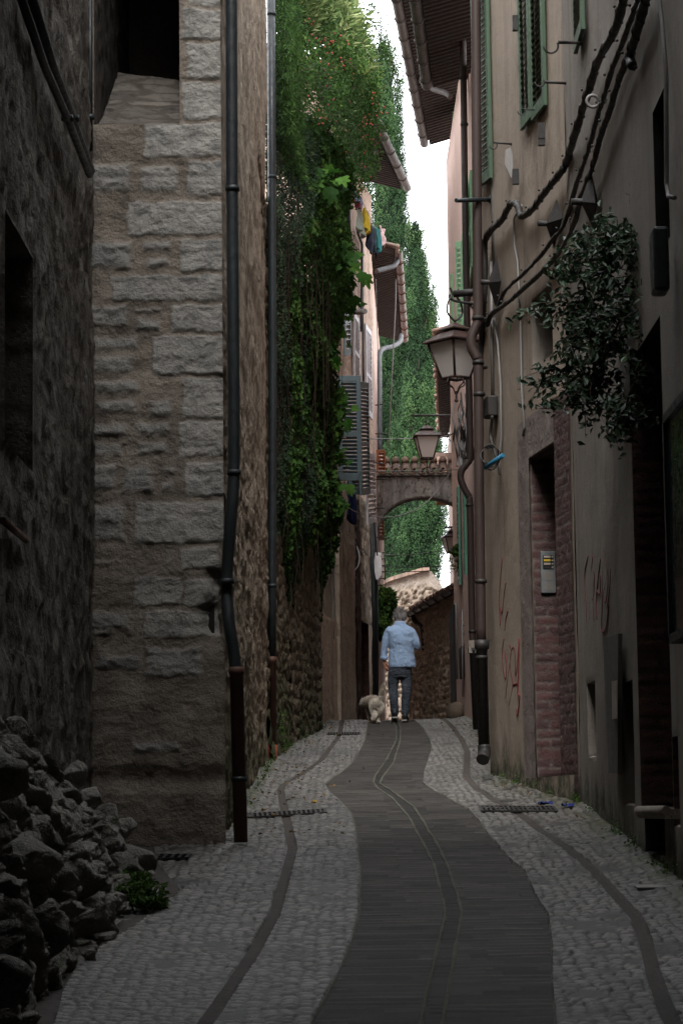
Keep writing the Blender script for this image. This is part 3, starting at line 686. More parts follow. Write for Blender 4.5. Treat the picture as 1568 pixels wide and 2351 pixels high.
# pink houses (right, far)
wshut(pinkh, RW4, 1062, 1084, 540, 765, M_greenl, .05, 1062, pitch=.07)
shutter(pink2, P(1037, 740, 38.6), (P(1051, 740, 38.0) - P(1037, 740, 38.6)), .14, P(1040, 765, 38.3).z, P(1040, 618, 38.3).z, M_greenl, pitch=.07)
shutter(pinkh, P(1050, 700, 37.2), (P(1070, 700, 36.4) - P(1050, 700, 37.2)), .55, P(1055, 745, 36.8).z, P(1055, 540, 36.8).z, M_greenl, pitch=.075)
shutter(pink2, P(1038, 200, 40.5), (P(1058, 200, 39.6) - P(1038, 200, 40.5)), .9, P(1045, 286, 40).z, P(1045, 108, 40).z, M_greenl, pitch=.08)
shutter(pink2, P(1053, 1300, 40.0), (P(1062, 1300, 37.0) - P(1053, 1300, 40.0)), 1.2, P(1055, 1335, 39.5).z, P(1055, 1112, 39.5).z, M_teal, pitch=.07)
shutter(pinkh, P(1068, 1300, 34.6), (P(1074, 1300, 32.8) - P(1068, 1300, 34.6)), .75, P(1070, 1310, 34).z, P(1070, 1118, 34).z, M_teal, pitch=.07)
# tall house
wshut(tall, LW5, 838, 851, 742, 945, M_white, .05, 838, pitch=.075); wshut(tall, LW5, 811, 823, 715, 875, M_white, .05, 811, pitch=.075)
shutter(tall, P(790, 700, 38.2), P(803, 700, 38.9) - P(790, 700, 38.2), .72, P(795, 822, 38.4).z, P(795, 645, 38.4).z, M_slate, pitch=.07, label='slate grey louvred shutter leaf, weathered')
a = P(776, 1000, 37.0); b = P(830, 1000, 36.9); shutter(tall, a, b - a, (b - a).length, P(800, 1103, 37).z, P(800, 862, 37).z, M_slate, pitch=.055, label='slate blue shutter leaf standing open towards the viewer')
a = P(826, 1000, 37.6); b = P(846, 1000, 38.5); shutter(tall, a, b - a, (b - a).length, P(840, 1145, 38).z, P(840, 885, 38).z, M_slate, pitch=.06)
a = P(800, 1000, 38.0); b = P(830, 1000, 37.8); shutter(tall, a, b - a, (b - a).length, P(800, 1135, 38).z, P(800, 1050, 38).z, M_slate, pitch=.06, mid=False)
a = P(842, 1100, 38.4); b = P(860, 1100, 41.2); shutter(tall, a, b - a, (b - a).length, P(848, 1215, 39).z, P(848, 1050, 39).z, M_white, pitch=.07)
a = P(757, 1000, 35.9); b = P(771, 1000, 36.3); shutter(tall, a, b - a, (b - a).length, P(765, 1010, 36).z, P(765, 885, 36).z, M_zinc, pitch=.5, mid=False)
a = P(866, 1050, 44.5); b = P(883, 1050, 44.9); shutter(far, a, b - a, (b - a).length, P(870, 1087, 44.6).z, P(870, 1034, 44.6).z, M_orange, pitch=.06, mid=False, frame=.03)
a = P(868, 1220, 46.5); b = P(880, 1220, 47.0); shutter(far, a, b - a, (b - a).length, P(870, 1242, 46.6).z, P(870, 1185, 46.6).z, M_orange, pitch=.06, mid=False, frame=.03)
# conduits and pipes fixed to the tall house
def fixed(parent, pts, r, mat, name='conduit', n=8, clips=0):
    m = MB(); m.tube(pts, r, n)
    if clips:
        for i in range(clips):
            t = (i + .5) / clips * (len(pts) - 1); k = int(t); p = Vector(pts[k]).lerp(Vector(pts[min(k + 1, len(pts) - 1)]), t - k); m.tube([p - Vector((0, 0, .03)), p + Vector((0, 0, .03))], r * 1.45, n)
    return m.build(name, mat, parent)
fixed(tall, [LW5.P(828, 760, .05), LW5.P(830, 700, .05), LW5.P(831, 560, .05), LW5.P(822, 536, .05), LW5.P(819, 520, .05)], .022, M_zinc)
fixed(tall, [LW5.P(832, 560, .05), LW5.P(833, 760, .05), LW5.P(834, 900, .05)], .018, M_zinc)
fixed(tall, [LW5.P(792, 420, .05), LW5.P(792, 700, .05)], .03, M_zinc); fixed(tall, [LW5.P(800, 400, .05), LW5.P(800, 640, .05)], .035, M_iron)
fixed(tall, [LW5.P(809, 715, .0), LW5.P(809, 715, .1), LW5.P(822, 716, .22), LW5.P(838, 714, .36)], .045, M_conduit, 'flue_pipe', 10)
fixed(tall, [P(752, 985, 35.4), P(760, 980, 35.4), P(767, 992, 35.5), P(766, 1015, 35.6), P(755, 1025, 35.6)], .045, M_pale, 'plastic_elbow', 10)
for x, c in ((848, 14), (856, 9), (861, 7), (866, 5)):
    fixed(tall, [P(x - 4, 1200, 42.6), P(x, 1350, 42.7), P(x + 1, 1650, 42.8)], .03 if c > 8 else .02, M_black, 'drainpipe')
for i in range(7):
    y = 930 + i * 57 + (i % 3) * 9; p = P(862, y, 43.2); q2 = P(882 + (i % 2) * 8, y + (i % 3 - 1) * 3, 43.0); MB().tube([p, q2], .012, 5).build('iron_bracket', M_iron, tall)
m = MB()
for i in range(5): m.tube([P(866, 1285 + i * 15, 43.2), P(884, 1283 + i * 15, 43.0)], .01, 5)
m.tube([P(884, 1283, 43.0), P(885, 1345, 43.0)], .01, 5); m.build('iron_rack', M_iron, tall)
m = MB(); m.tube(smooth_path([P(803, 1240, 41), P(816, 1250, 40.5), P(825, 1275, 40.3), P(822, 1300, 40.2), P(808, 1315, 40.2)]), .014, 6); m.tube([P(790, 1215, 40), P(846, 1275, 42)], .012, 5); m.tube([P(835, 1150, 41), P(858, 1185, 41), P(866, 1275, 42)], .012, 5)
m.build('loose_cable', M_gcable, tall)
# dark boarded strip beside the arched door
hwall('dark_side_pier', LW5, LW5.at(809, 1400)[0], LW5.at(820, 1400)[0], 2.3, LW5.at(815, 1150)[1], .03, lambda U, Z: .05 + rough(U, Z, .03, 6, 99), M_dbrick, (), lambda U, Z, o: {'m': fbm(U * 9, Z * 9, 3), 'r': vn(U * 9, Z * 9, 3)}, tall)
hwall('flaking_patch', LW5, LW5.at(824, 1400)[0], LW5.at(848, 1400)[0], LW5.at(835, 1430)[1], LW5.at(835, 1150)[1], .03, lambda U, Z: .03 + rough(U, Z, .03, 6, 98), M_rubble, (), lambda U, Z, o: {'m': sstep(.4, .6, fbm(U * 9, Z * 3, 3)), 'r': vn(U * 9, Z * 9, 3), 'moss': U * 0}, tall)
# ---- roofs
def tile_rows(m, a, b, up, r, L, pitch, seedv=0):
    """half round clay tiles laid side by side from a to b, running along up"""
    a = Vector(a); b = Vector(b); n = max(2, int((b - a).length / pitch)); e = (b - a).normalized(); up = Vector(up).normalized(); nz = e.cross(up); nz = nz if nz.z > 0 else -nz
    rr = random.Random(seedv)
    for i in range(n + 1):
        c = a.lerp(b, i / n) + up * rr.uniform(-.03, .03)
        for k in range(max(1, int(L / .35))):
            s0 = c + up * (k * .33) + nz * (.012 * (k % 2)); s1 = s0 + up * .38; bb = len(m.v); N = 7
            for p, rad in ((s0, r), (s1, r * .85)):
                for q_ in range(N):
                    an = math.pi * q_ / (N - 1); m.v.append(tuple(p + e * (math.cos(an) * rad) + nz * (math.sin(an) * rad)))
                for q_ in range(N):
                    an = math.pi * (N - 1 - q_) / (N - 1); m.v.append(tuple(p + e * (math.cos(an) * (rad - .014)) + nz * (math.sin(an) * (rad - .014))))
            for q_ in range(2 * N - 1):
                m.face([bb + q_, bb + q_ + 1, bb + 2 * N + q_ + 1, bb + 2 * N + q_], True)
            m.face([bb + i_ for i_ in range(2 * N)][::-1]); m.face([bb + 2 * N + i_ for i_ in range(2 * N)])
def eaves(parent, E0, E1, inward, over, gut=.075, gmat=None, tiles=True, rise=.3, gz_=0., rp=.16, soff=None, name='roof'):
    """E0,E1 outer eaves line (low edge), inward = horizontal direction to the wall"""
    E0 = Vector(E0); E1 = Vector(E1); inw = Vector(inward).normalized(); up = (inw + Vector((0, 0, rise))).normalized(); D = over + 1.4; m = MB()
    e = (E1 - E0).normalized()
    m.poly_prism([E0, E1, E1 + up * D, E0 + up * D], (0, 0, .03)); m.cur = 1
    if tiles: tile_rows(m, E0 + Vector((0, 0, .05)) - up * .05, E1 + Vector((0, 0, .05)) - up * .05, up, .075, D, .19, 3)
    rf = m.build(name, [soff or M_wood, M_tile], parent)
    r = MB(); n = int((E1 - E0).length / rp)
    for i in range(n + 1):
        c = E0.lerp(E1, i / max(n, 1)); r.obox(c + up * (D / 2) - Vector((0, 0, .045)), up * (D / 2 - .04), e * .03, (0, 0, .04))
    o = r.build('rafters', M_wood, rf)
    if gut:
        g = MB(); a = E0 - inw * gut * .8 + Vector((0, 0, -.02)) - e * .12; b = E1 - inw * gut * .8 + Vector((0, 0, -.02)) + e * .12; N = 9
        bb = len(g.v)
        for p in (a, b):
            for rr_ in (gut, gut - .008):
                for k in range(N):
                    an = math.pi + math.pi * k / (N - 1) if rr_ == gut else 2 * math.pi - math.pi * k / (N - 1)
                    g.v.append(tuple(p + inw * (math.cos(an) * rr_) + Vector((0, 0, math.sin(an) * rr_))))
        for k in range(2 * N):
            k2 = (k + 1) % (2 * N); g.face([bb + k, bb + k2, bb + 2 * N + k2, bb + 2 * N + k], True)
        g.face([bb + k for k in range(2 * N)]); g.face([bb + 2 * N + k for k in range(2 * N)])
        L = (b - a).length
        for i in range(1, int(L / .9) + 1):
            c = a.lerp(b, i * .9 / L) if i * .9 < L else b
            g.tube([c + inw * math.cos(an) * (gut + .006) + Vector((0, 0, math.sin(an) * (gut + .006))) for an in [math.pi + math.pi * k / 8 for k in range(9)]], .012, 4)
        g.build('gutter', gmat or M_copper, parent)
    return rf
# tall house, eaves at the far end
zt = P(926, 424, 43.5).z
E1 = P(926, 424, 43.55); E0 = Vector((E1.x - .14 * 6.8, E1.y - 6.8, E1.z))
eaves(tall, E0, E1, (-1, .14, 0), .5, .075, M_copper)
fixed(tall, smooth_path([P(867, 322, 41.0), P(867, 338, 41.0), P(860, 352, 41.3), P(852, 362, 41.5), P(850, 385, 41.6)]), .045, M_copper, 'downpipe', 10)
# far house eaves
E1 = P(924, 806, 52.6); E0 = P(908, 574, 44.2); E0.z = E1.z = P(908, 574, 44.2).z
eaves(far, E0, E1, (-1, .03, 0), .4, .07, M_rust, rise=.28)
fixed(far, smooth_path([P(912, 590, 44.6), P(911, 600, 44.5), P(904, 610, 44.3), P(885, 616, 44.1), P(864, 622, 43.9)]), .045, M_zinc, 'downpipe', 10)
fixed(far, smooth_path([P(921, 770, 50), P(917, 785, 49.6), P(900, 795, 49), P(880, 800, 48.5), P(871, 815, 48), P(871, 860, 47.5), P(872, 1040, 46.5)]), .05, M_zinc, 'downpipe', 10, 0)
# right pink house eaves (inner and outer gutters)
a = P(988, 187, 34.6); b = Vector((a.x - .072 * 10, a.y - 10, a.z)); eaves(pinkh, b, a, (1, .05, 0), .75, .075, M_copper, rise=.3)
a = P(981, 322, 42.0); b = Vector((a.x - .083 * 8.5, a.y - 8.5, a.z)); eaves(pink2, b, a, (1, .05, 0), .5, .075, M_copper, rise=.3)
fixed(pink2, smooth_path([P(962, 150, 38.2), P(962, 168, 38.2), P(970, 186, 38), P(995, 203, 37.6), P(1025, 213, 37.2), P(1034, 222, 37.1)]), .045, M_copper, 'downpipe', 10)
# grey brown house eaves
a = P(1001, 768, 44.3); b = Vector((a.x + .035 * 12, a.y + 12, a.z)); b = Vector((P(1009, 1000, 56).x, 56, a.z)); eaves(brown, a, b, (1, .0, 0), .45, 0, rise=.3, rp=.3)
MB().tube([P(1008, 997, 55), P(1040, 1001, 55)], .05, 6).build('end_beam', M_wood, brown)
# sunlit lean-to roof just behind the arch
m = MB(); a = P(1006, 1092, 47.2); b = P(1062, 1092, 47.2); up = Vector((0, .93, .36)).normalized()
m.poly_prism([a, b, b + up * 2.0, a + up * 2.0], (0, 0, -.05)); m.cur = 1; tile_rows(m, a + Vector((.06, 0, .01)), b, up, .055, 1.7, .125, 5)
m.build('lean_to_roof', [M_tile, M_tilel], brown)
m = MB(); m.obox((a + b) / 2 + Vector((0, 1.0, -.18)), ((b - a).length / 2 - .02, 0, 0), (0, .9, 0), (0, 0, .16)); m.build('lean_to_wall', plaster('ochre_render', (.6, .42, .2), (.5, .34, .17)), brown)
# ---- arch across the lane
t = thing('street_arch', 'blackened segmental arch with a tiled coping spanning the lane', 'arch', (1.35, 45.5, 3))
Ya = 45.4
L_ = P(860, 1100, Ya); R_ = P(1056, 1100, Ya); ztop = P(960, 1092, Ya).z; m = MB(); N = 28
xs = np.linspace(L_.x, R_.x, N + 1); arcpx = [(865, 1225), (872, 1200), (885, 1178), (905, 1160), (930, 1148), (960, 1142), (990, 1142), (1015, 1147), (1035, 1155), (1056, 1168)]
ax = [P(x, y, Ya).x for x, y in arcpx]; az = [P(x, y, Ya).z for x, y in arcpx]; zz = np.interp(xs, ax, az)
nz_ = 10; dep = .42; V = []; F = []
for side_, y in ((0, Ya), (1, Ya + dep)):
    for i in range(N + 1):
        for k in range(nz_ + 1):
            z = zz[i] + (ztop - zz[i]) * k / nz_
            V.append((xs[i], y + (0 if side_ else (fbm(xs[i] * 3, z * 3, 4, 4) - .5) * .05), z + (0 if 0 < k < nz_ else (vn(xs[i] * 6, 0 * z, 4) - .5) * .02)))
K = nz_ + 1; o2 = (N + 1) * K
for i in range(N):
    for k in range(nz_): q0 = i * K + k; F.append((q0, q0 + K, q0 + K + 1, q0 + 1)); F.append((o2 + q0, o2 + q0 + 1, o2 + q0 + K + 1, o2 + q0 + K))
    F.append((i * K, o2 + i * K, o2 + (i + 1) * K, (i + 1) * K)); F.append((i * K + nz_, (i + 1) * K + nz_, o2 + (i + 1) * K + nz_, o2 + i * K + nz_))
mesh_np('arch_wall', V, F, M_archm, t)
m = MB(); m.obox(((L_.x + R_.x) / 2, Ya + dep / 2, ztop + .03), ((R_.x - L_.x) / 2, 0, 0), (0, dep / 2 + .06, 0), (0, 0, .028)); m.build('cornice', M_archm, t)
m = MB(); up = Vector((0, .8, .32)); N = 9
for i in range(N):
    x = L_.x + (R_.x - L_.x) * (i + .3) / N
    for s_, f_ in ((1, 0), (-1, .11)):
        for q_ in range(2):
            c = Vector((x + f_, Ya - .1 + q_ * .3, ztop + .07 + q_ * .1 + (0 if s_ > 0 else .035))); bb = len(m.v); M_ = 9
            for p in (c, c + up.normalized() * .36):
                for rad in (.078, .062):
                    for k in range(M_):
                        kk = k if rad == .078 else M_ - 1 - k; an = math.pi * kk / (M_ - 1)
                        m.v.append((p.x + math.cos(an) * rad, p.y, p.z + s_ * math.sin(an) * rad))
            for k in range(2 * M_): k2 = (k + 1) % (2 * M_); m.face([bb + k, bb + k2, bb + 2 * M_ + k2, bb + 2 * M_ + k], True)
            m.face([bb + k for k in range(2 * M_)]); m.face([bb + 2 * M_ + k for k in range(2 * M_)])
    m.ball((x, Ya + .38, ztop + .33), (.075, .2, .09), 8, 6)
m.build('tile_coping', M_tile, t)
# ---- stone wall closing the lane and the low shed
BW = Wall((P(860, 1500, 60).x, 60), (P(1030, 1500, 60).x, 60), (1, 0))
t = thing('back_stone_wall', 'lit rubble stone wall with an orange capped render band closing the lane', 'wall', (2, 60, 3))
def bwz(x): return np.interp(x, [BW.at(a_, b_)[0] for a_, b_ in ((860, 1355), (893, 1334), (975, 1310), (990, 1312), (1010, 1338), (1020, 1360))], [BW.at(a_, b_)[1] for a_, b_ in ((860, 1355), (893, 1334), (975, 1310), (990, 1312), (1010, 1338), (1020, 1360))])
us = np.linspace(0, BW.L, 80); vs = np.linspace(0, 1, 120); U, Vv = np.meshgrid(us, vs); Zt = bwz(U); Z = 2.0 + (Zt - 2.0) * Vv
mm, r = rubble_h(U, Z, .24, .12, 121); band = sstep(BW.at(900, 1378)[1] - .1, BW.at(900, 1378)[1] + .1, Z - (bwz(U) - bwz(U * 0)) * .6 + (fbm(U * 2, Z * 2, 3) - .5) * .4)
off = (mm * .09 + rough(U, Z, .03, 3, 5)) * (1 - band) + .04 * band
Vx = np.stack([BW.A.x + U, BW.A.y - off, Z], -1).reshape(-1, 3); k = len(us); i, j = np.meshgrid(np.arange(k - 1), np.arange(len(vs) - 1)); i = i.ravel(); j = j.ravel()
M_back = stonem('back_wall_stone', (.2, .16, .12), (.28, .22, .17), (.19, .155, .125), (.07, .055, .045), bump=.02, bs=20, moss=(.25, .215, .185), dark=.5)
mesh_np('wall', Vx, np.stack([j * k + i, j * k + i + 1, (j + 1) * k + i + 1, (j + 1) * k + i], -1), M_back, t, {'m': (mm * (1 - band)).ravel(), 'r': r.ravel(), 'moss': band.ravel() * 1.})
pts = [BW.pt(u_, float(bwz(u_)), .06) for u_ in np.linspace(0, BW.at(985, 1311)[0], 9)]; m = MB()
for a, b in zip(pts, pts[1:]): m.obox((a + b) / 2 + Vector((0, .3, .03)), (b - a) * .53, (0, .4, 0), (0, 0, .045))
m.build('coping', M_tile, t)
m = MB(); m.box((BW.A.x, 60.1, 1), (BW.A.x + BW.L - .3, 60.6, float(bwz(0)) - .3)); m.build('wall_core', M_back, t)
SH = Wall((2.28, 45.3), (1.42, 52.2), (0, 45))
t = thing('stone_shed', 'low rubble stone outbuilding with a dark gutter on the right of the walking person', 'shed', (2, 48, 3))
hwall('wall', SH, 0, SH.L, 2.2, SH.at(945, 1405)[1] + .05, .04, lambda U, Z: rubble_h(U, Z, .2, .12, 131)[0] * .09 + rough(U, Z, .04, 3, 135), M_shed, (), lambda U, Z, o: {**dict(zip(('m', 'r'), rubble_h(U, Z, .2, .12, 131))), 'moss': sstep(3.2, 2.9, Z) * .7}, t)
g0 = SH.P(1046, 1352, .16); g1 = SH.P(945, 1405, .16); g1.z = g0.z = (g0.z + g1.z) / 2
eaves(t, g0, g1, -SH.n, .2, .08, M_iron, rise=.45, tiles=True)
fixed(t, smooth_path([SH.P(948, 1412, .18), SH.P(950, 1422, .16), SH.P(958, 1432, .1), SH.P(968, 1440, .07), SH.P(972, 1458, .07), SH.P(974, 1492, .07)]), .05, M_iron, 'downpipe', 10)
MB().obox(SH.P(1005, 1494, .06), SH.d * .14, SH.n * .02, (0, 0, .17)).build('wall_plaque', M_pale, t)
m = MB(); m.ball(P(1048, 1640, 39.4), (.17, .3, .2), 10, 8); one('kerb_stone', m, M_rubble, 'squat grey stone block at the foot of the right hand wall by the crest', 'stone block', remesh=.03)
MB().obox(P(1043, 1530, 42.5), (.04, 0, 0), (0, .8, 0), (0, 0, 1.0)).build('dark_door', M_dark, brown)
MB().obox(RW5.P(1060, 1522, .03), RW5.d * .45, RW5.n * .02, (0, 0, .24)).build('letter_box', M_dark, pink2)
fixed(pink2, [P(1047, 1385, 40.5), P(1049, 1450, 40.5), P(1050, 1560, 40.5)], .018, M_gcable)
m = MB()
for y in (1430, 1450, 1475): m.tube([P(1060, y, 37), P(1064, y + 2, 37), P(1065, y + 8, 37)], .01, 5)
m.tube([P(1061, 1400, 37), P(1062, 1600, 37)], .01, 5); m.build('thin_cable', M_gcable, pinkh)

# ================================================================ street pipes (things of their own)
def clampset(t, L, mat):
    for p, r in L: MB().tube([Vector(p) - Vector((0, 0, .018)), Vector(p) + Vector((0, 0, .018))], r, 12).build('clamp', mat, t)
def ringset(m, p, r, n=12): m.tube([Vector(p) - Vector((0, 0, .018)), Vector(p) + Vector((0, 0, .018))], r, n)
t = thing('drainpipe', 'thick black drainpipe with a rusty lower sleeve at the corner of the stone end wall', 'drainpipe', (-.8, 17.9, gz(17.9)))
Yp = 17.5
pts = smooth_path([P(531, -60, Yp), P(533, 430, Yp), P(536, 800, Yp), P(537, 1085, Yp), P(529, 1200, Yp), P(521, 1330, Yp + .05), P(525, 1420, Yp), P(536, 1490, Yp), P(541, 1540, Yp)], 5)
MB().tube(pts, .043, 14).build('pipe', M_black, t)
m = MB(); m.tube([P(543, 1532, Yp), P(543, 1548, Yp), P(543, 1549, Yp), P(553, 1935, Yp)], [.056, .056, .049, .049], 14); m.build('cast_iron_sleeve', M_rust, t)
clampset(t, [(P(x, y, Yp), .052 if y < 1500 else .057) for x, y in ((534, 432), (537, 1085), (522, 1335), (550, 1790))], M_black)
t = thing('drainpipe', 'second black drainpipe with a red oxide foot at the end of the tan wall', 'drainpipe', (-.78, 27.6, gz(27.6)))
Yp = 27.62
MB().tube([P(622, -60, Yp), P(624, 400, Yp), P(626, 900, Yp), P(625, 1300, Yp), P(624, 1512, Yp)], .047, 12).build('pipe', M_black, t)
m = MB(); m.tube([P(624, 1508, Yp), P(624, 1520, Yp), P(624, 1521, Yp), P(625, 1710, Yp)], [.058, .058, .05, .05], 12); m.build('cast_iron_sleeve', M_rust, t)
m = MB(); m.tube([P(625, 1711, Yp), P(626, 1771, Yp)], .051, 12); m.build('red_foot', M_redp, t)
clampset(t, [(P(x, y, Yp), .054) for x, y in ((623, 30), (625, 405), (625, 1345))], M_black)
for dx, r, lab in ((0, .032, 'upper of two black pipes slanting down the dark left wall'), (-26, .026, 'lower of two black pipes slanting down the dark left wall')):
    pts = [LW1.P(56 + dx, -60, .07), LW1.P(120 + dx * .7, 150, .07), LW1.P(165 + dx * .4, 270, .07), LW1.P(208 + dx * .1, 392 - dx * .3, .07)]
    m = MB(); m.tube(pts, r, 10); ringset(m, pts[2], r * 1.5); one('wall_pipe', m, M_black, lab, 'pipe', 'slanting pipes on the left wall')
m = MB(); m.tube([P(206, -60, 17.45), P(207, 160, 17.45), P(208, 345, 17.45)], .017, 8); ringset(m, P(207, 268, 17.45), .03); one('conduit', m, M_black, 'thin upright black conduit in the corner left of the stone end wall', 'conduit')
t = thing('drainpipe', 'dark brown drainpipe with an S bend in front of the nearest lantern, flared black foot', 'drainpipe', (1.4, 24.1, gz(24)))
Yp = 23.6
MB().tube(smooth_path([P(1092, -60, Yp), P(1093, 200, Yp), P(1096, 600, Yp), P(1097, 725, Yp), P(1091, 752, Yp), P(1082, 775, Yp), P(1084, 800, Yp), P(1096, 826, Yp), P(1098, 860, Yp), P(1101, 1200, Yp), P(1105, 1480, Yp)], 5), .048, 14).build('pipe', M_brownp, t)
m = MB(); m.tube([P(1106, 1470, Yp), P(1106, 1490, Yp), P(1106, 1492, Yp), P(1111, 1715, Yp)], [.075, .068, .054, .054], 14); m.tube(smooth_path([P(1111, 1712, Yp), P(1112, 1730, Yp - .02), P(1108, 1745, Yp - .1)], 3), [.062] * 7, 12); m.build('cast_iron_foot', M_iron, t)
clampset(t, [(P(x, y, Yp), .058) for x, y in ((1097, 730), (1098, 832), (1100, 905), (1104, 1335), (1106, 1510))], M_iron)
for y, x in ((735, 1099), (845, 1100)): MB().tube([P(x, y, Yp), P(x + 16, y - 2, Yp + .1)], .018, 6).build('wall_stay', M_iron, t)
t = thing('drainpipe', 'reddish brown drainpipe with an S bend beside the arch, further down the pink wall', 'drainpipe', (1.8, 33, gz(33)))
Yp = 33.
MB().tube(smooth_path([P(1062, -60, Yp), P(1064, 180, Yp), P(1069, 560, Yp), P(1073, 760, Yp), P(1077, 900, Yp), P(1079, 1040, Yp), P(1073, 1062, Yp), P(1060, 1080, Yp), P(1058, 1100, Yp), P(1066, 1122, Yp), P(1076, 1140, Yp), P(1079, 1170, Yp), P(1083, 1400, Yp), P(1086, 1500, Yp)], 5), .046, 12).build('pipe', M_brownp, t)
m = MB(); m.tube([P(1086, 1488, Yp), P(1087, 1500, Yp), P(1087, 1502, Yp), P(1095, 1676, Yp)], [.075, .07, .055, .055], 12); m.build('cast_iron_foot', M_iron, t)
clampset(t, [(P(x, y, Yp), .055) for x, y in ((1064, 178), (1066, 285), (1078, 1160), (1085, 1450))], M_iron)
p = P(1084, 1485, Yp - .06); MB().obox(p, (.045, 0, 0), (0, .006, 0), (0, 0, .085)).build('sticker', M_pale, t)
# ---- lanterns
def glassm():
    t = NT('milky_lantern_glass'); t.set('Base Color', t.mix(t.noise(6, 4), (.8, .76, .72), (.66, .62, .59))); t.set('Roughness', .25)
    tr = t.n.new('ShaderNodeBsdfTranslucent'); tr.inputs['Color'].default_value = (.8, .74, .7, 1); mx = t.n.new('ShaderNodeMixShader'); mx.inputs[0].default_value = .55
    t.l.new(t.b.outputs[0], mx.inputs[1]); t.l.new(tr.outputs[0], mx.inputs[2]); t.l.new(mx.outputs[0], t.out.inputs[0]); return t.m
M_glass = glassm(); M_lamp = paint('lantern_iron', (.03, .02, .018), (.11, .045, .03), .5, .3, .5, 10, .002)
def lantern(label, c, yaw, s=1., side='x'):
    """c = middle of the glass"""
    t = thing('street_lantern', label, 'lantern', c, 'iron lanterns hung over the lane'); c = Vector(c); R = Matrix.Rotation(yaw, 3, 'Z')
    def W(x, y, z): return c + R @ Vector((x * s, y * s, z * s))
    a, b, zt, zb = .205, .105, .19, -.19; cs = ((-1, -1), (1, -1), (1, 1), (-1, 1))
    m = MB()
    for i in range(4):
        x, y = cs[i]; x2, y2 = cs[(i + 1) % 4]
        m.tube([W(x * b, y * b, zb), W(x * a, y * a, zt)], .013 * s, 4); m.tube([W(x * b, y * b, zb), W(x2 * b, y2 * b, zb)], .014 * s, 4); m.tube([W(x * a, y * a, zt), W(x2 * a, y2 * a, zt)], .013 * s, 4)
    m.build('frame', M_lamp, t)
    m = MB()
    for i in range(4):
        x, y = cs[i]; x2, y2 = cs[(i + 1) % 4]; k = len(m.v)
        for p in (W(x * b * .97, y * b * .97, zb), W(x2 * b * .97, y2 * b * .97, zb), W(x2 * a * .97, y2 * a * .97, zt), W(x * a * .97, y * a * .97, zt)): m.v.append(tuple(p))
        m.face([k, k + 1, k + 2, k + 3])
    m.build('glass', M_glass, t)
    m = MB()
    def pyr(a0, z0, a1, z1, th=.012):
        k = len(m.v)
        for aa, z in ((a0, z0 - th), (a0, z0), (a1, z1)):
            for x, y in cs: m.v.append(tuple(W(x * aa, y * aa, z)))
        for r_ in (0, 4):
            for i in range(4): m.face([k + r_ + i, k + r_ + (i + 1) % 4, k + r_ + 4 + (i + 1) % 4, k + r_ + 4 + i])
        m.face([k, k + 1, k + 2, k + 3]); m.face([k + 8, k + 9, k + 10, k + 11])
    pyr(.25, .2, .11, .30); pyr(.075, .295, .075, .335); pyr(.125, .335, .01, .41)
    m.ball(W(0, 0, .43), .02 * s, 8, 6); m.build('roof', M_lamp, t)
    m = MB()
    for x, y in ((-1, 0), (1, 0), (0, -1), (0, 1)):
        m.tube(smooth_path([W(x * .1, y * .1, zb), W(x * .12, y * .12, zb - .06), W(x * .05, y * .05, zb - .1), W(x * .015, y * .015, zb - .17)], 4), .007 * s, 5)
    m.tube([W(0, 0, zb - .14), W(0, 0, zb - .23)], .01 * s, 6); m.ball(W(0, 0, zb - .24), .022 * s, 8, 6); m.build('finial', M_lamp, t)
    return t, W
t, W = lantern('large near lantern with milky panes, half hidden by the bent drainpipe', P(1046, 827, 24.7), math.radians(38), .96)
m = MB(); m.tube([P(1109, 668, 24.6), P(1042, 674, 24.7)], .038, 10); m.tube(smooth_path([P(1107, 698, 24.6), P(1065, 694, 24.7), P(1045, 690, 24.7), P(1033, 684, 24.7), P(1032, 676, 24.7)]), .014, 6)
for s_ in (-1, 1): m.tube(smooth_path([W(0, 0, .42), W(s_ * .1, 0, .5), W(s_ * .09, 0, .62), W(s_ * .03, 0, .7), W(s_ * .06, 0, .78)], 5), .011, 6)
m.tube([W(0, 0, .7), P(1050, 676, 24.7)], .02, 6); m.tube([P(1110, 730, 24.6), P(1075, 695, 24.7)], .014, 6); m.build('bracket', M_iron, t)
t, W = lantern('middle lantern hanging in front of the tiled arch', P(980, 1028, 43.2), math.radians(4), 1.0)
m = MB(); m.tube([P(1056, 953, 43.2), P(943, 954, 43.2)], .02, 8); m.tube([P(976, 955, 43.2), W(0, 0, .4)], .012, 6); m.tube(smooth_path([P(1056, 1030, 43.2), P(1010, 990, 43.2), P(982, 957, 43.2)]), .008, 5); m.build('bracket', M_iron, t)
t, W = lantern('smallest and farthest lantern, seen below the arch beside the flower pot', P(1037, 1252, 50.0), math.radians(12), .82)
m = MB(); m.tube([P(1056, 1209, 50), P(1020, 1211, 50)], .02, 6); m.tube([P(1036, 1212, 50), W(0, 0, .4)], .012, 6); m.build('bracket', M_iron, t)
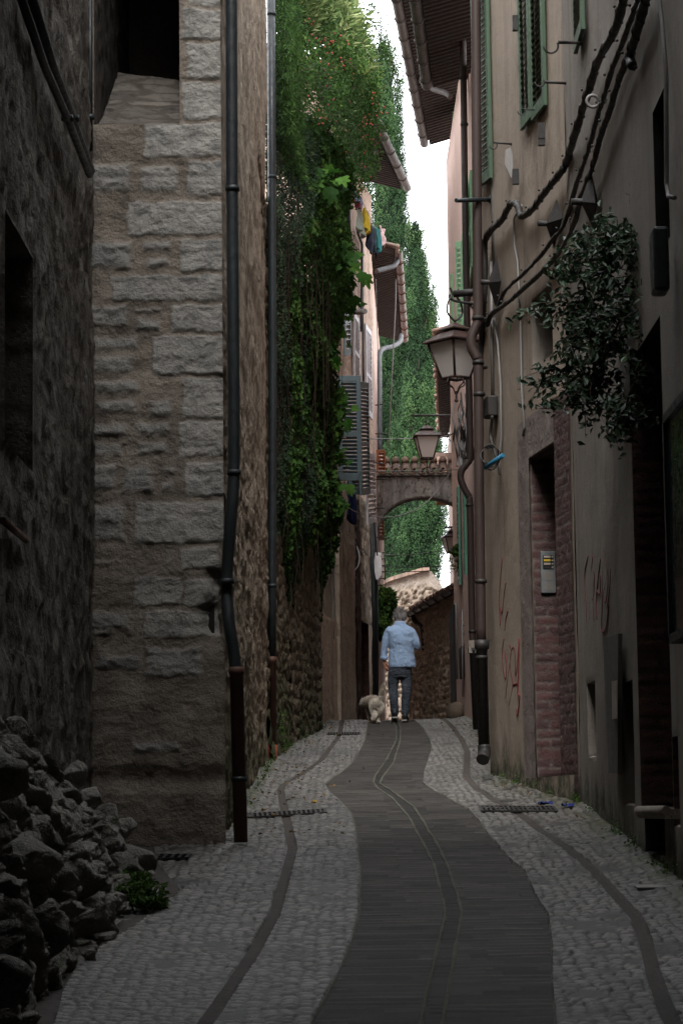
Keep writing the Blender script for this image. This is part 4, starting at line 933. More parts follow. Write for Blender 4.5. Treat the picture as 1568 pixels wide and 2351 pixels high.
# ---- wires across the lane
def wire(name, label, pts, r=.006, mat=None, cat='wire', group='cables strung across the lane'):
    return one(name, MB().tube(pts, r, 5), mat or M_gcable, label, cat, group)
wire('overhead_cable', 'straight twisted cable from the left wall to the top of the middle lantern', sag(P(765, 1003, 36), P(951, 1006, 43.2), .02), .009)
wire('overhead_cable', 'pale cable from the middle lantern up to the right wall', sag(P(1008, 1004, 43.2), P(1056, 985, 40), .03), .014)
wire('overhead_cable', 'straight thin cable running just above the arch tiles', sag(P(757, 1081, 36), P(1056, 1078, 40), .015), .009)
wire('overhead_cable', 'slack cable drooping below the arch up to its right end', smooth_path([P(790, 1158, 36), P(815, 1174, 37.5), P(850, 1185, 39), P(890, 1188, 40), P(930, 1180, 41), P(970, 1160, 41.5), P(1005, 1125, 42), P(1040, 1075, 42)]), .009)
wire('overhead_cable', 'faint cable crossing in front of the cypress under the arch', sag(P(868, 1272, 43), P(1030, 1262, 48), .05), .007)
wire('overhead_cable', 'upper of two dark cables above the back wall', sag(P(868, 1301, 43), P(1056, 1298, 41), .02), .008, M_cable)
wire('overhead_cable', 'lower of two dark cables above the back wall', sag(P(868, 1312, 43), P(1056, 1304, 41), .03), .008, M_cable)
wire('hanging_rope', 'pale rope hanging straight down in front of the cypress from the tiled eaves', smooth_path([P(909, 640, 46), P(908, 700, 46), P(902, 820, 46), P(896, 950, 46), P(893, 1030, 46)]), .011, M_gcable, 'rope', None)
wire('hanging_rope', 'thin green cord hanging by the downpipe at the end of the tall house', smooth_path([P(863, 640, 43), P(865, 740, 43), P(870, 880, 43), P(868, 1000, 43)]), .007, M_gcable, 'rope', None)
m = MB(); rr_ = random.Random(5)
for k in range(16):
    x0 = 1048 + rr_.uniform(0, 22); pts = []; y = 900 + rr_.uniform(0, 60); x = x0
    while y < 1075: pts.append(P(x + rr_.uniform(-5, 5) - (8 * math.sin((y - 900) / 50 + k)), y, 34.5 + rr_.uniform(-.3, .3))); y += rr_.uniform(18, 34)
    m.tube(smooth_path(pts, 4), rr_.choice((.008, .01, .014)), 5)
m.tube(smooth_path([P(1058, 1050, 34.5), P(1062, 1075, 33.6), P(1078, 1062, 33.4), P(1092, 1030, 33.2), P(1096, 990, 33)]), .03, 6)
one('cable_tangle', m, M_gcable, 'untidy bundle of grey cables climbing the pink wall behind the drainpipes', 'cable bundle')
# ---- heavy black cables on the right walls
def rwp(x, y, off=.06):
    if x > 1322 - (1860 - y) * .011: return RW1.P(x, y, off)
    return RW2.P(x, y, off) if x > 1108 else P(x, y, 24.2)
def clamps(m, pts, r, step=3):
    for p in pts[::step]: m.ball(p + Vector((-.02, -.01, .01)), r * 1.0, 6, 4)
def heavy(label, pp, r, kn=True, off=.07):
    pts = smooth_path([rwp(x, y, off) for x, y in pp], 5); m = MB(); m.tube(pts, [r * (.72 + .4 * float(vn(i * .7, r * 99, 3))) for i in range(len(pts))], 7)
    if kn: clamps(m, [p + Vector((-r * .6, 0, r * .7)) for p in pts], .011, 7)
    tw = [p + Vector((math.cos(i * 1.1), 0, math.sin(i * 1.1))) * r * .75 for i, p in enumerate(smooth_path(pts, 2))]; m.tube(tw, r * .42, 5)
    one('heavy_cable', m, M_cable, label, 'cable', 'black cables draped over the beige walls')
heavy('thickest knotted black cable sweeping from top right down to the bent drainpipe', [(1440, -30), (1431, 0), (1410, 71), (1373, 137), (1352, 204), (1335, 258), (1317, 316), (1302, 366), (1290, 391), (1263, 425), (1244, 450), (1223, 479), (1196, 495), (1188, 470), (1172, 468), (1152, 504), (1123, 533), (1113, 562), (1113, 640), (1110, 705), (1106, 790), (1102, 860)], .034)
heavy('short black cable end hooked under the roof at top right', [(1490, -30), (1481, 0), (1462, 70), (1446, 125), (1452, 150)], .034, False)
heavy('thin twisted cable between the two thicker ones at top right', [(1472, -30), (1464, 0), (1444, 54), (1423, 112), (1402, 166), (1385, 229), (1375, 254), (1356, 325), (1340, 375), (1321, 429), (1306, 483), (1290, 524), (1269, 549), (1244, 583), (1205, 625), (1160, 667), (1141, 708), (1122, 727)], .02)
heavy('black cable running under the diamond anchor plates to the lantern bracket', [(1440, 130), (1419, 187), (1398, 258), (1385, 291), (1373, 333), (1360, 383), (1335, 450), (1319, 508), (1290, 570), (1242, 625), (1205, 659), (1167, 693), (1130, 719), (1119, 745)], .024)
one('conduit', MB().tube([RW1.P(x, y, .04) for x, y in ((1513, -30), (1514, 0), (1521, 62), (1529, 167), (1530, 354), (1530, 420), (1535, 450), (1549, 453))], .014, 8), M_conduit, 'grey metal conduit ending in an elbow at the upper right edge', 'conduit')
one('conduit', MB().tube([RW2.P(x, y, .03) for x, y in ((1198, 470), (1180, 500), (1181, 560), (1188, 600), (1195, 738), (1197, 888), (1204, 980), (1200, 1000))], .011, 6), M_conduit, 'thin conduit running down to the top corner of the door surround', 'conduit')
one('conduit', MB().tube([RW2.P(x, y, .03) for x, y in ((1128, 600), (1129, 760), (1131, 930))], .016, 6), M_conduit, 'short conduit feeding the black junction box', 'conduit')
one('conduit', MB().tube([RW2.P(x, y, .03) for x, y in ((1134, 730), (1143, 790), (1149, 880), (1151, 1000), (1145, 1060), (1147, 1090))], .012, 6), M_conduit, 'wavy conduit just right of the black junction box', 'conduit')
m = MB(); p = RW2.P(1126, 935, .06); m.obox(p, RW2.d * .12, RW2.n * .05, (0, 0, .10)); one('junction_box', m, M_iron, 'black junction box on the beige wall right of the bent drainpipe', 'junction box', bevel=.015)
m = MB()
for k in range(5):
    c = RW2.P(1124 + k % 3, 1042 + k * 2, .12 + .015 * k); rr_ = .068 + .006 * k
    m.tube([c + Vector((math.cos(an) * rr_, .12 * math.sin(an * 2 + k), math.sin(an) * rr_ * 1.15)) for an in np.linspace(0, 2 * math.pi, 24)], .006, 5)
m.tube(smooth_path([RW2.P(1130, 955, .1), RW2.P(1126, 1000, .1), RW2.P(1135, 1035, .1), RW2.P(1143, 1060, .1)]), .014, 6)
one('cable_coil', m, M_cable, 'coil of black cable hanging below the junction box', 'cable coil')
one('blue_tube', MB().tube([RW2.P(1114, 1074, .22), RW2.P(1155, 1045, .1)], .022, 10), paint('blue_plastic', (.02, .13, .22), (.015, .09, .15), .45, 0, .2), 'short bright blue plastic tube lying in the cable coil', 'tube')
# brackets and hooks
def brk(label, pts, r, mat=None, hook=None, cat='bracket', name='iron_bracket'):
    m = MB(); m.tube(pts, r, 8)
    if hook:
        c, rr_ = hook; c = Vector(c); m.tube([c + Vector((math.cos(an) * rr_, 0, math.sin(an) * rr_)) for an in np.linspace(math.pi * .15, -math.pi * 1.0, 12)], r * .6, 6)
    m.ball(pts[0], r * 1.9, 8, 6)
    one(name, m, mat or M_iron, label, cat, 'iron brackets on the right hand houses')
brk('highest hooked iron rod, beside the corner shutter', [rwp(1334, 97, .0), rwp(1334, 95, .25) + Vector((-.12, 0, .0)), rwp(1334, 95, .25) + Vector((-.16, 0, 0))], .012, None, (rwp(1334, 100, .25) + Vector((-.21, 0, -.01)), .05))
a = RW2.P(1308, 190, 0); brk('hooked iron rod halfway up, right of the paired green shutters', [a, a + Vector((-.22, -.05, .0))], .013, None, (a + Vector((-.26, -.05, 0)), .04))
a = RW2.P(1240, 252, 0); brk('slim hook just under the paired green shutters', [a, a + Vector((-.17, -.05, 0))], .007, None, (a + Vector((-.17, -.05, -.02)), .035))
a = RW2.P(1176, 330, 0); brk('small iron hook over the broken plaster by the tall corner shutter', [a, a + Vector((-.18, -.04, .01))], .01, None, (a + Vector((-.18, -.04, -.02)), .035))
a = RW2.P(1128, 457, 0); brk('long thick black bar sticking out in front of the drainpipes', [a, P(1047, 459, 23.3)], .022, M_black)
a = RW2.P(1172, 340, .02); m = MB(); m.poly_prism([a, a + Vector((-.05, 0, -.02)), a + Vector((-.06, 0, -.16)), a + Vector((0, 0, -.3)), a + Vector((.03, 0, -.12))], (.0, -.03, 0)); m.build('broken_plaster', M_conduit, midr)
def lozenge(label, top, r_, bot, l_, W):
    m = MB(); p = [W.P(*k, .05) for k in (top, r_, bot, l_)]; c = (p[0] + p[1] + p[2] + p[3]) / 4; k = len(m.v)
    for q_ in p: m.v.append(tuple(q_))
    m.v.append(tuple(c + W.n * .09)); m.v.append(tuple(c - W.n * .04))
    for i in range(4): m.face([i, (i + 1) % 4, 4]); m.face([(i + 1) % 4, i, 5])
    m.tube([c, c + W.n * .16], .025, 8); one('anchor_plate', m, M_iron, label, 'anchor plate', 'iron anchor plates on the beige walls')
lozenge('diamond iron anchor plate nearest the camellia, middle of the three', (1278, 456), (1292, 500), (1272, 570), (1262, 525), RW2)
lozenge('diamond iron anchor plate right of the bent drainpipe, lowest of the three', (1141, 588), (1150, 645), (1140, 712), (1134, 645), RW2)
lozenge('narrow diamond iron anchor plate above the leafy climber, highest of the three', (1358, 392), (1367, 465), (1362, 525), (1354, 465), RW1)
# brackets for iron ring
m = MB(); c = rwp(1361, 231, .1); m.tube([c + Vector((math.cos(an) * .045, 0, math.sin(an) * .045)) for an in np.linspace(0, 2 * math.pi, 16)], .012, 6); m.tube([c + Vector((.045, 0, 0)), RW1.P(1395, 224, 0)], .014, 6); one('iron_ring', m, M_conduit, 'grey iron eye bolt holding the thick cable at the top right', 'ring bolt')
# intercom in the brick niche
t = thing('intercom', 'grey metal intercom panel with name plates in the red brick doorway', 'intercom', (1.8, 22, 2.5))
u0, u1, z0, z1, dep = R2h['door']
c = RW2.pt(u1 - .012, 0, 0); cen = P(1258, 1314, 1); dd = ray(1258, 1314)
# the far jamb plane: point RW2.pt(u1), normal -RW2.d
tt_ = (RW2.pt(u1 - .02, 0) - CAM).dot(RW2.d) / dd.dot(RW2.d); cen = CAM + dd * tt_; ex = -RW2.n; ey = RW2.d
hw_ = 17 / FPX * cen.y; hh_ = 48 / FPX * cen.y
MB().obox(cen, ex * hw_, ey * .014, (0, 0, hh_)).build('panel', paint('grey_metal_panel', (.2, .215, .22), (.13, .14, .145), .4, .5, .3), t, bevel=.004)
m = MB(); m2 = MB()
for k in range(4):
    z = hh_ * (.74 - .17 * k); m.obox(cen + Vector((0, 0, z)) - ey * .017, ex * hw_ * .72, ey * .002, (0, 0, hh_ * .075))
    m2.cur = 1 if k == 1 else (2 if k == 3 else 0); m2.obox(cen + Vector((0, 0, z)) - ey * .0195 - ex * hw_ * .15, ex * hw_ * .46, ey * .001, (0, 0, hh_ * .05)); m2.cur = 0; m2.obox(cen + Vector((0, 0, z)) - ey * .0195 + ex * hw_ * .56, ex * hw_ * .11, ey * .001, (0, 0, hh_ * .04))
m.build('button_row', M_dark, t); m2.build('name_plates', [M_pale, paint('yellow_card', (.5, .35, .03), None, .6), M_iron], t)
m = MB()
for g in (0, 1):
    for k in range(8): m.obox(cen + Vector((0, 0, -hh_ * (.02 + g * .5 + k * .05))) - ey * .015, ex * hw_ * .6, ey * .0015, (0, 0, hh_ * .01))
m.build('speaker_slots', M_pale, t)
# meter board, notice case, wall box
t = thing('meter_board', 'tall grey board with a paper sheet hanging on the wall between two slots', 'board', (1.93, 17, 2))
a = RW1.P(1384, 1466, .06); b = RW1.P(1419, 1455, .06); c = RW1.P(1418, 1777, .06); d = RW1.P(1397, 1775, .06)
MB().poly_prism([a, b, c, d], RW1.n * -.03).build('panel', paint('weathered_board', (.085, .08, .075), (.06, .045, .035), .8, 0, .7, 5, .004), t)
a = RW1.P(1404, 1565, .075); b = RW1.P(1417, 1562, .075); c = RW1.P(1417, 1650, .075); d = RW1.P(1405, 1652, .075); MB().poly_prism([a, b, c, d], RW1.n * -.004).build('paper', M_pale, t)
t = thing('notice_case', 'dark framed notice case with glass at the right edge of the picture', 'notice case', (1.93, 14.5, 3))
a = RW1.P(1527, 955, .08); b = RW1.P(1600, 880, .08); ua, za = RW1.at(1527, 955, .08); ub, _ = RW1.at(1610, 900, .08); _, zb = RW1.at(1530, 1485, .08)
m = MB(); fw = .05
for u0_, u1_, z0_, z1_ in ((ua, ua + fw, zb, za), (ub - fw, ub, zb, za), (ua, ub, za - fw, za), (ua, ub, zb, zb + fw)):
    m.obox(RW1.pt((u0_ + u1_) / 2, (z0_ + z1_) / 2, .05), RW1.d * ((u1_ - u0_) / 2 + .001), RW1.n * .05, (0, 0, (z1_ - z0_) / 2))
m.build('frame', M_black, t); MB().obox(RW1.pt((ua + ub) / 2, (za + zb) / 2, .03), RW1.d * ((ub - ua) / 2), RW1.n * .02, (0, 0, (za - zb) / 2)).build('backboard', M_dark, t)
gm = paint('dark_glass', (.02, .028, .032), (.03, .04, .045), .08, 0, .2, 3, 0, .8); MB().obox(RW1.pt((ua + ub) / 2, (za + zb) / 2, .075), RW1.d * ((ub - ua) / 2 - fw), RW1.n * .003, (0, 0, (za - zb) / 2 - fw)).build('glass', gm, t)
m = MB(); p = RW1.P(1514, 600, .09); m.obox(p, RW1.d * .10, RW1.n * .045, (0, 0, .19)); one('wall_lamp_box', m, M_black, 'black box lamp on a bracket above the dark doorway at the right', 'wall lamp', bevel=.02)
# graffiti
M_graf = paint('dark_red_spray', (.13, .02, .022), (.09, .018, .018), .8, 0, .4)
def graf(W, strokes, r, parent):
    m = MB()
    for s_ in strokes: m.tube(smooth_path([W.P(x, y, .003) for x, y in s_], 4), r, 6, sq=.35)
    m.build('graffiti', M_graf, parent)
zz6 = lambda L_: [(1045.8 + x * .3331, 1176.5 + y * .3331) for x, y in L_]
graf(RW2, [zz6(s_) for s_ in ([(322, 310), (305, 520), (303, 640), (308, 780)], [(348, 480), (335, 560), (322, 690), (310, 660)], [(362, 675), (345, 740), (340, 815)],
    [(335, 865), (322, 960), (330, 1080), (345, 1150), (352, 1050), (340, 960)], [(372, 910), (385, 960), (372, 1060), (355, 1180), (345, 1280)], [(440, 865), (432, 960), (425, 1070), (412, 1120), (415, 1000), (400, 930), (380, 980), (378, 1080), (395, 1170), (388, 1240), (370, 1330)],
    [(395, 1190), (430, 1180)], [(440, 870), (438, 1080), (432, 1250), (445, 1260), (440, 1330), (430, 1405), (425, 1350)])], .011, midr)
graf(RW1, [zz6(s_) for s_ in ([(915, 300), (890, 420), (900, 620), (905, 810)], [(945, 300), (930, 480), (925, 740)], [(930, 500), (940, 600), (955, 560), (960, 400)], [(998, 320), (980, 480), (970, 600), (975, 740)], [(975, 540), (995, 560), (1000, 430)],
    [(1027, 240), (1015, 420), (1012, 600), (1005, 780), (1015, 825), (1040, 780), (1055, 640)], [(1030, 250), (1045, 420), (1020, 560), (1035, 620), (1050, 500), (1050, 380)], [(1070, 380), (1062, 520), (1045, 660)], [(960, 410), (950, 560), (955, 750)])], .009, nearr)
# ---- washing
def garment(name, label, x0, x1, y0, y1, YA, mat, W=LW5, off=.35, wav=3.2, taper=.1, group='washing on the line under the eaves', cat='garment', flare=0.):
    a = W.P(x0, y0, off); b = W.P(x1, y0 + (x1 - x0) * YA, off); H = abs(P(x0, y0, a.y).z - P(x0, y1, a.y).z); nx, nz = 22, 24; V = []; F = []; sd = int(x0 * 7)
    L = (b - a)
    if L.length > .9: L = L * (.9 / L.length)
    for j in range(nz + 1):
        for i in range(nx + 1):
            s_ = i / nx; t_ = j / nz; w_ = 1 - taper * t_ + flare * t_
            p = a + L * (.5 + (s_ - .5) * w_) + Vector((0, 0, -H * t_ * (1 - .12 * math.sin(s_ * 9 + sd))))
            fold = math.sin(s_ * wav * 6.28 + t_ * 2 + sd) * .035 * (.4 + t_) + (float(vn(s_ * 5, t_ * 3, sd)) - .5) * .05
            V.append(p + W.n * fold)
    for j in range(nz):
        for i in range(nx): k = j * (nx + 1) + i; F.append((k, k + 1, k + nx + 2, k + nx + 1))
    o = mesh_np(name, V, F, mat); md = o.modifiers.new('thickness', 'SOLIDIFY'); md.thickness = .006
    return tag(o, label, cat, group)
wire('clothes_line', 'thin line with washing under the eaves of the tall house', [LW5.P(808, 415, .35), LW5.P(882, 562, .35)], .006, M_gcable, 'clothes line', None)
garment('shirt', 'grey blue checked shirt, uppermost on the washing line', 813, 828, 424, 456, 1.8, cloth('grey_blue_cloth', (.16, .2, .3)))
garment('sock', 'small maroon garment pegged below the grey blue shirt', 819, 826, 455, 474, 1.8, cloth('maroon_cloth', (.16, .04, .05)))
garment('towel', 'pale sage towel on the washing line', 820, 834, 472, 520, 1.9, cloth('sage_cloth', (.3, .36, .31)))
garment('towel', 'bright yellow towel on the washing line', 834, 843, 474, 522, 1.9, cloth('yellow_cloth', (.72, .55, .06)))
garment('shirt', 'small lilac garment behind the yellow towel', 838, 845, 478, 505, 1.9, cloth('lilac_cloth', (.5, .38, .5)), off=.3)
garment('trousers', 'dark navy trousers on the washing line', 843, 862, 497, 566, 1.6, cloth('navy_cloth', (.012, .02, .045)), wav=2, taper=-.15)
garment('shirt', 'teal shirt beside the navy trousers on the line', 860, 871, 518, 568, 1.2, cloth('teal_cloth', (.05, .26, .27)))
garment('vest', 'pale pink vest at the low end of the washing line', 869, 880, 516, 558, .8, cloth('pink_cloth', (.62, .42, .42)), wav=1, flare=.2)
garment('jacket', 'dark blue jacket hanging from the slate shutters below the vine', 797, 823, 1098, 1192, .3, cloth('ink_blue_cloth', (.008, .014, .05)), off=.25, wav=1.5, taper=.2, group=None)
garment('rag', 'white rag hanging on the drainpipes beside the low doorway', 864, 873, 1268, 1325, .2, cloth('white_cloth', (.5, .48, .47)), off=.15, wav=1, taper=.2, group=None)
# ---- gratings
def grating(label, quad, nb, along=True):
    p = [G(*k) for k in quad]; p = [Vector((v.x, v.y, float(gz(v.y)) + .014)) for v in p]; t = thing('drain_grating', label, 'grating', p[0], 'iron gratings set in the cobbles'); m = MB()
    m.poly_prism([v - Vector((0, 0, .006)) for v in p], (0, 0, -.02)); m.build('pit', M_dark, t); m = MB()
    def bar(a, b, w): e = (b - a); n_ = Vector((-e.y, e.x, 0)).normalized(); m.obox((a + b) / 2 + Vector((0, 0, .004)), e / 2, n_ * w, (0, 0, .006))
    for i in range(4): bar(p[i], p[(i + 1) % 4], .012)
    for i in range(1, nb): bar(p[0].lerp(p[1], i / nb), p[3].lerp(p[2], i / nb), .009)
    bar(p[0].lerp(p[3], .5), p[1].lerp(p[2], .5), .008); m.build('bars', M_iron, t)
grating('long slotted grating across the left cobbles beside the black drainpipe', [(570, 1883), (748, 1872), (746, 1864), (568, 1875)], 16)
grating('long slotted grating across the right cobbles below the brick doorway', [(1108, 1868), (1278, 1869), (1270, 1858), (1102, 1857)], 16)
grating('farthest short grating near the crest on the left', [(752, 1690), (826, 1689), (826, 1685), (752, 1686)], 12)
grating('small square grating at the foot of the stone end wall', [(356, 1980), (428, 1977), (436, 1969), (364, 1970)], 4)
# ================================================================ vegetation
R3 = np.random.default_rng(11)
def leafmesh(name, C, size, mat, parent, v, nrm=None, asp=.5, fold=.25, spread=1.0, droop=0.):
    """C (N,3) leaf positions, v per leaf tone; nrm preferred facing"""
    N = len(C); a = R3.normal(size=(N, 3)) * spread
    if nrm is not None: a = a + nrm
    n = a / np.linalg.norm(a, axis=1, keepdims=True); t = R3.normal(size=(N, 3)); t[:, 2] -= droop; t -= n * (t * n).sum(1, keepdims=True); t /= np.linalg.norm(t, axis=1, keepdims=True)
    b = np.cross(n, t); s = np.asarray(size).reshape(-1, 1) * np.ones((N, 1)); h = s * .5
    p0 = C - t * h; p2 = C + t * h; w = s * asp * .5
    p1 = C + b * w + n * w * fold * 2 - t * h * .15; p3 = C - b * w + n * w * fold * 2 - t * h * .15
    V = np.stack([p0, p1, p2, p3], 1).reshape(-1, 3); k = np.arange(N)[:, None] * 4
    F = np.concatenate([k + [0, 1, 2], k + [0, 2, 3]], 0)
    return mesh_np(name, V, F, mat, parent, {'v': np.repeat(v, 4)}, smooth=False)
FIG = np.array([(0, -.5), (.12, -.42), (.4, -.3), (.46, -.05), (.3, .0), (.42, .28), (.3, .34), (.16, .2), (.1, .48), (0, .6), (-.1, .48), (-.16, .2), (-.3, .34), (-.42, .28), (-.3, 0), (-.46, -.05), (-.4, -.3), (-.12, -.42)])
def figleaves(name, C, size, mat, parent, v, nrm):
    N = len(C); n = R3.normal(size=(N, 3)) * .55 + nrm; n /= np.linalg.norm(n, axis=1, keepdims=True); t = R3.normal(size=(N, 3)); t[:, 2] -= .6; t[:, 0] += .5; t -= n * (t * n).sum(1, keepdims=True); t /= np.linalg.norm(t, axis=1, keepdims=True); b = np.cross(n, t)
    K = len(FIG); s = np.asarray(size).reshape(-1, 1, 1) * np.ones((N, 1, 1)); x = FIG[None, :, :1]; y = FIG[None, :, 1:]
    P_ = C[:, None, :] + s * (b[:, None, :] * x + t[:, None, :] * y + n[:, None, :] * (np.abs(x) * .3 - y * y * .25))
    V = np.concatenate([C[:, None, :], P_], 1).reshape(-1, 3); k = (np.arange(N) * (K + 1))[:, None]
    F = np.concatenate([np.concatenate([k, k + 1 + i, k + 1 + (i + 1) % K], 1) for i in range(K)], 0)
    return mesh_np(name, V, F, mat, parent, {'v': np.repeat(v, K + 1)}, smooth=False)
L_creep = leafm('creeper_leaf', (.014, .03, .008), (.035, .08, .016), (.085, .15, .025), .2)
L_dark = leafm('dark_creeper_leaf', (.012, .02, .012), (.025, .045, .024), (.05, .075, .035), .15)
L_dry = leafm('dry_creeper_twig', (.035, .026, .018), (.06, .043, .03), (.09, .07, .04), .1)
L_rose = leafm('rose_leaf', (.018, .04, .010), (.045, .10, .022), (.12, .17, .035), .25)
L_top = leafm('long_top_leaf', (.06, .09, .03), (.13, .18, .06), (.32, .36, .16), .3)
L_fig = leafm('fig_leaf', (.02, .055, .012), (.035, .10, .016), (.065, .15, .024), .35)
L_cyp = leafm('cypress_spray', (.007, .018, .007), (.022, .052, .018), (.055, .10, .032), .05)
L_cam = leafm('glossy_climber_leaf', (.012, .024, .012), (.02, .045, .02), (.045, .08, .03), .1, .5, .35)
L_moss = leafm('weed_leaf', (.03, .06, .015), (.05, .1, .02), (.08, .14, .03), .25)
M_bark = plaster('brown_bark', (.09, .065, .045), (.06, .045, .032), None, 8, 0, .01, 30)
M_hip = paint('red_rose_hip', (.3, .022, .012), (.2, .02, .012), .35, 0, .2)
# outline of the hanging greenery on the picture, turned into how far it bulges from the garden wall at each height
_oy = np.array([-80, 0, 60, 100, 200, 300, 330, 380, 420, 480, 560, 640, 700, 800, 900, 1000, 1080, 1150, 1200, 1260, 1330, 1400, 1440])
_ox = np.array([800, 825, 850, 858, 872, 868, 860, 826, 805, 790, 800, 792, 785, 768, 762, 755, 762, 770, 752, 745, 735, 705, 670])
_oz = 1.6 + (1856 - _oy) / FPX * 34.4; _oX = (_ox - 784) / FPX * 34.4
def bulge(z): return np.interp(z, _oz[::-1], _oX[::-1] + .33)
def wallX(Y): return np.interp(Y, [27.4, 30.6, 34.6, 36.2], [-.87, -.68, -.33, -.42])
def shell(n, z0, z1, y0=27.9, y1=35.2, amp=.16, inner=.35, thr=0., seed=1, fs=1.3):
    Y = R3.uniform(y0, y1, n); z = R3.uniform(z0, z1, n)
    k = sstep(27.3, 33.5, Y) ** 1.3; B = bulge(z) * k + .10
    c = fbm(Y * fs, z * fs, seed, 4); B = B + (c - .5) * amp * 2.4 * (.35 + .65 * k)
    d = np.abs(R3.normal(size=n)) * inner * .5
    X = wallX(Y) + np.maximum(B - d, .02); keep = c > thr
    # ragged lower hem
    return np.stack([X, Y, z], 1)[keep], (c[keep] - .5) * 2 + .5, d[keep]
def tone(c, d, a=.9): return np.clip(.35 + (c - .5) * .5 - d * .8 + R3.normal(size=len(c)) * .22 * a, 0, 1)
OUT = np.array([.75, -.75, .55])
zy = lambda y: 1.6 + (1856 - y) / FPX * 34.4
# dark creeper, low and middle
t = thing('creeper', 'dark hanging creeper covering the old wall behind the second black drainpipe', 'creeper', (-.5, 31, 4))
C, c, d = shell(84000, zy(1440), zy(380), amp=.2, thr=.30, seed=3)
zlow_ = zy(1400) + (fbm(C[:, 1] * 2.2, C[:, 1] * 0, 8, 3) - .35) * 2.2; k = C[:, 2] > zlow_; C = C[k]; c = c[k]; d = d[k]
green = fbm(C[:, 1] * .9 + 5, C[:, 2] * .7, 21, 3) + (C[:, 1] - 31.5) * .10 > .44
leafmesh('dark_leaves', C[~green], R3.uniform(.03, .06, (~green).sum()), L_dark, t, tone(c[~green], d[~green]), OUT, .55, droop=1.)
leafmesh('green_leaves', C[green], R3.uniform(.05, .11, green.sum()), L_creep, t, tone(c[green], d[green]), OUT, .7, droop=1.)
m = MB()
for i in range(80):
    Y = R3.uniform(28, 34.8); z1 = zy(R3.uniform(500, 1150)); L_ = R3.uniform(.6, 2.6); k = float(sstep(27.3, 33.5, Y)); x = float(wallX(Y) + bulge(z1) * k * .8 + .06); pts = []
    for q_ in range(7): pts.append((x + R3.normal() * .02, Y + R3.normal() * .03, z1 - L_ * q_ / 6))
    m.tube(pts, R3.uniform(.003, .008), 3, False)
m.build('stems', L_dry, t)
C, c, d = shell(7000, zy(1250), zy(560), amp=.2, inner=.5, thr=.2, seed=3)
leafmesh('dry_twigs', C, R3.uniform(.06, .16, len(C)), L_dry, t, R3.uniform(0, 1, len(C)), OUT, .08, droop=3.)
# rose with hips
t = thing('rose_bush', 'rambling rose dotted with small red hips spilling over the wall top', 'rose bush', (-.2, 33, 10))
C, c, d = shell(34000, zy(560), zy(130), y0=28.3, amp=.24, thr=.28, seed=31)
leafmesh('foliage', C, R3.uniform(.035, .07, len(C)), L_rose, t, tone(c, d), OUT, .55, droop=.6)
Ch, c2, d2 = shell(900, zy(420), zy(165), y0=29.5, amp=.24, thr=.3, seed=31)
Ch = Ch[fbm(Ch[:, 1] * 2.2, Ch[:, 2] * 2.2, 90, 2) > .5]; Ch[:, 0] += .05; sel = Ch[:110]
m = MB()
for p in sel:
    for _ in range(2): m.ball(tuple(p + R3.normal(size=3) * .035), (.011, .011, .015), 6, 4)
tag(m.build('rose_hips', M_hip, t), kind='stuff')
m = MB()
for i in range(60):
    j = R3.integers(len(C)); p = C[j]; d_ = Vector((R3.uniform(.1, .5), R3.uniform(-.3, .2), R3.uniform(-.2, .35))); m.tube([Vector(p) - d_ * .6, Vector(p) + Vector((0, 0, .05)), Vector(p) + d_ * .5], [.008, .006, .002], 4, False)
tag(m.build('stems', M_bark, t), kind='stuff')
# tall shrub with long pale leaves at the top
t = thing('tall_shrub', 'tall shrub with long yellow green leaves at the top edge of the greenery', 'shrub', (-.2, 33, 11.5))
Cs = []; Ns = []; m = MB()
for i in range(230):
    Y = R3.uniform(29.5, 35.2); z = zy(R3.uniform(-70, 210)); k = float(sstep(27.3, 33.5, Y)); x = float(wallX(Y) + bulge(z) * k * R3.uniform(.7, 1.1)); base = Vector((x - .25, Y + .1, z - .5)); tip = Vector((x + R3.uniform(-.05, .12), Y + R3.uniform(-.15, .15), z + R3.uniform(0, .25)))
    m.tube([base, base.lerp(tip, .5) + Vector((0, 0, .03)), tip], [.008, .006, .003], 4, False)
    ax = (tip - base).normalized()
    for q_ in range(16):
        c_ = base.lerp(tip, .35 + .65 * q_ / 15); an = q_ * 2.4; sd_ = ax.orthogonal().normalized(); sd_ = Matrix.Rotation(an, 3, ax) @ sd_; dr = (sd_ * .8 + ax * .7).normalized(); Cs.append(c_ + dr * .07); Ns.append(dr)
m.build('stems', M_bark, t)
C = np.array([tuple(x) for x in Cs]); T = np.array([tuple(x) for x in Ns]); N = len(C); s = R3.uniform(.15, .26, (N, 1)); bb = np.cross(T, R3.normal(size=(N, 3))); bb /= np.linalg.norm(bb, axis=1, keepdims=True); nn = np.cross(bb, T)
V = np.stack([C - T * s * .5, C + bb * s * .11 + nn * .01, C + T * s * .5 - np.array([0, 0, .015]), C - bb * s * .11 + nn * .01], 1).reshape(-1, 3); k = np.arange(N)[:, None] * 4
mesh_np('foliage', V, np.concatenate([k + [0, 1, 2], k + [0, 2, 3]], 0), L_top, t, {'v': np.repeat(R3.uniform(0, 1, N), 4)}, smooth=False)
C, c, d = shell(20000, zy(240), zy(-80), y0=27.9, amp=.2, inner=.5, thr=.25, seed=41)
leafmesh('small_leaves', C, R3.uniform(.035, .07, len(C)), L_rose, t, np.clip(tone(c, d) + .12, 0, 1), OUT, .5)
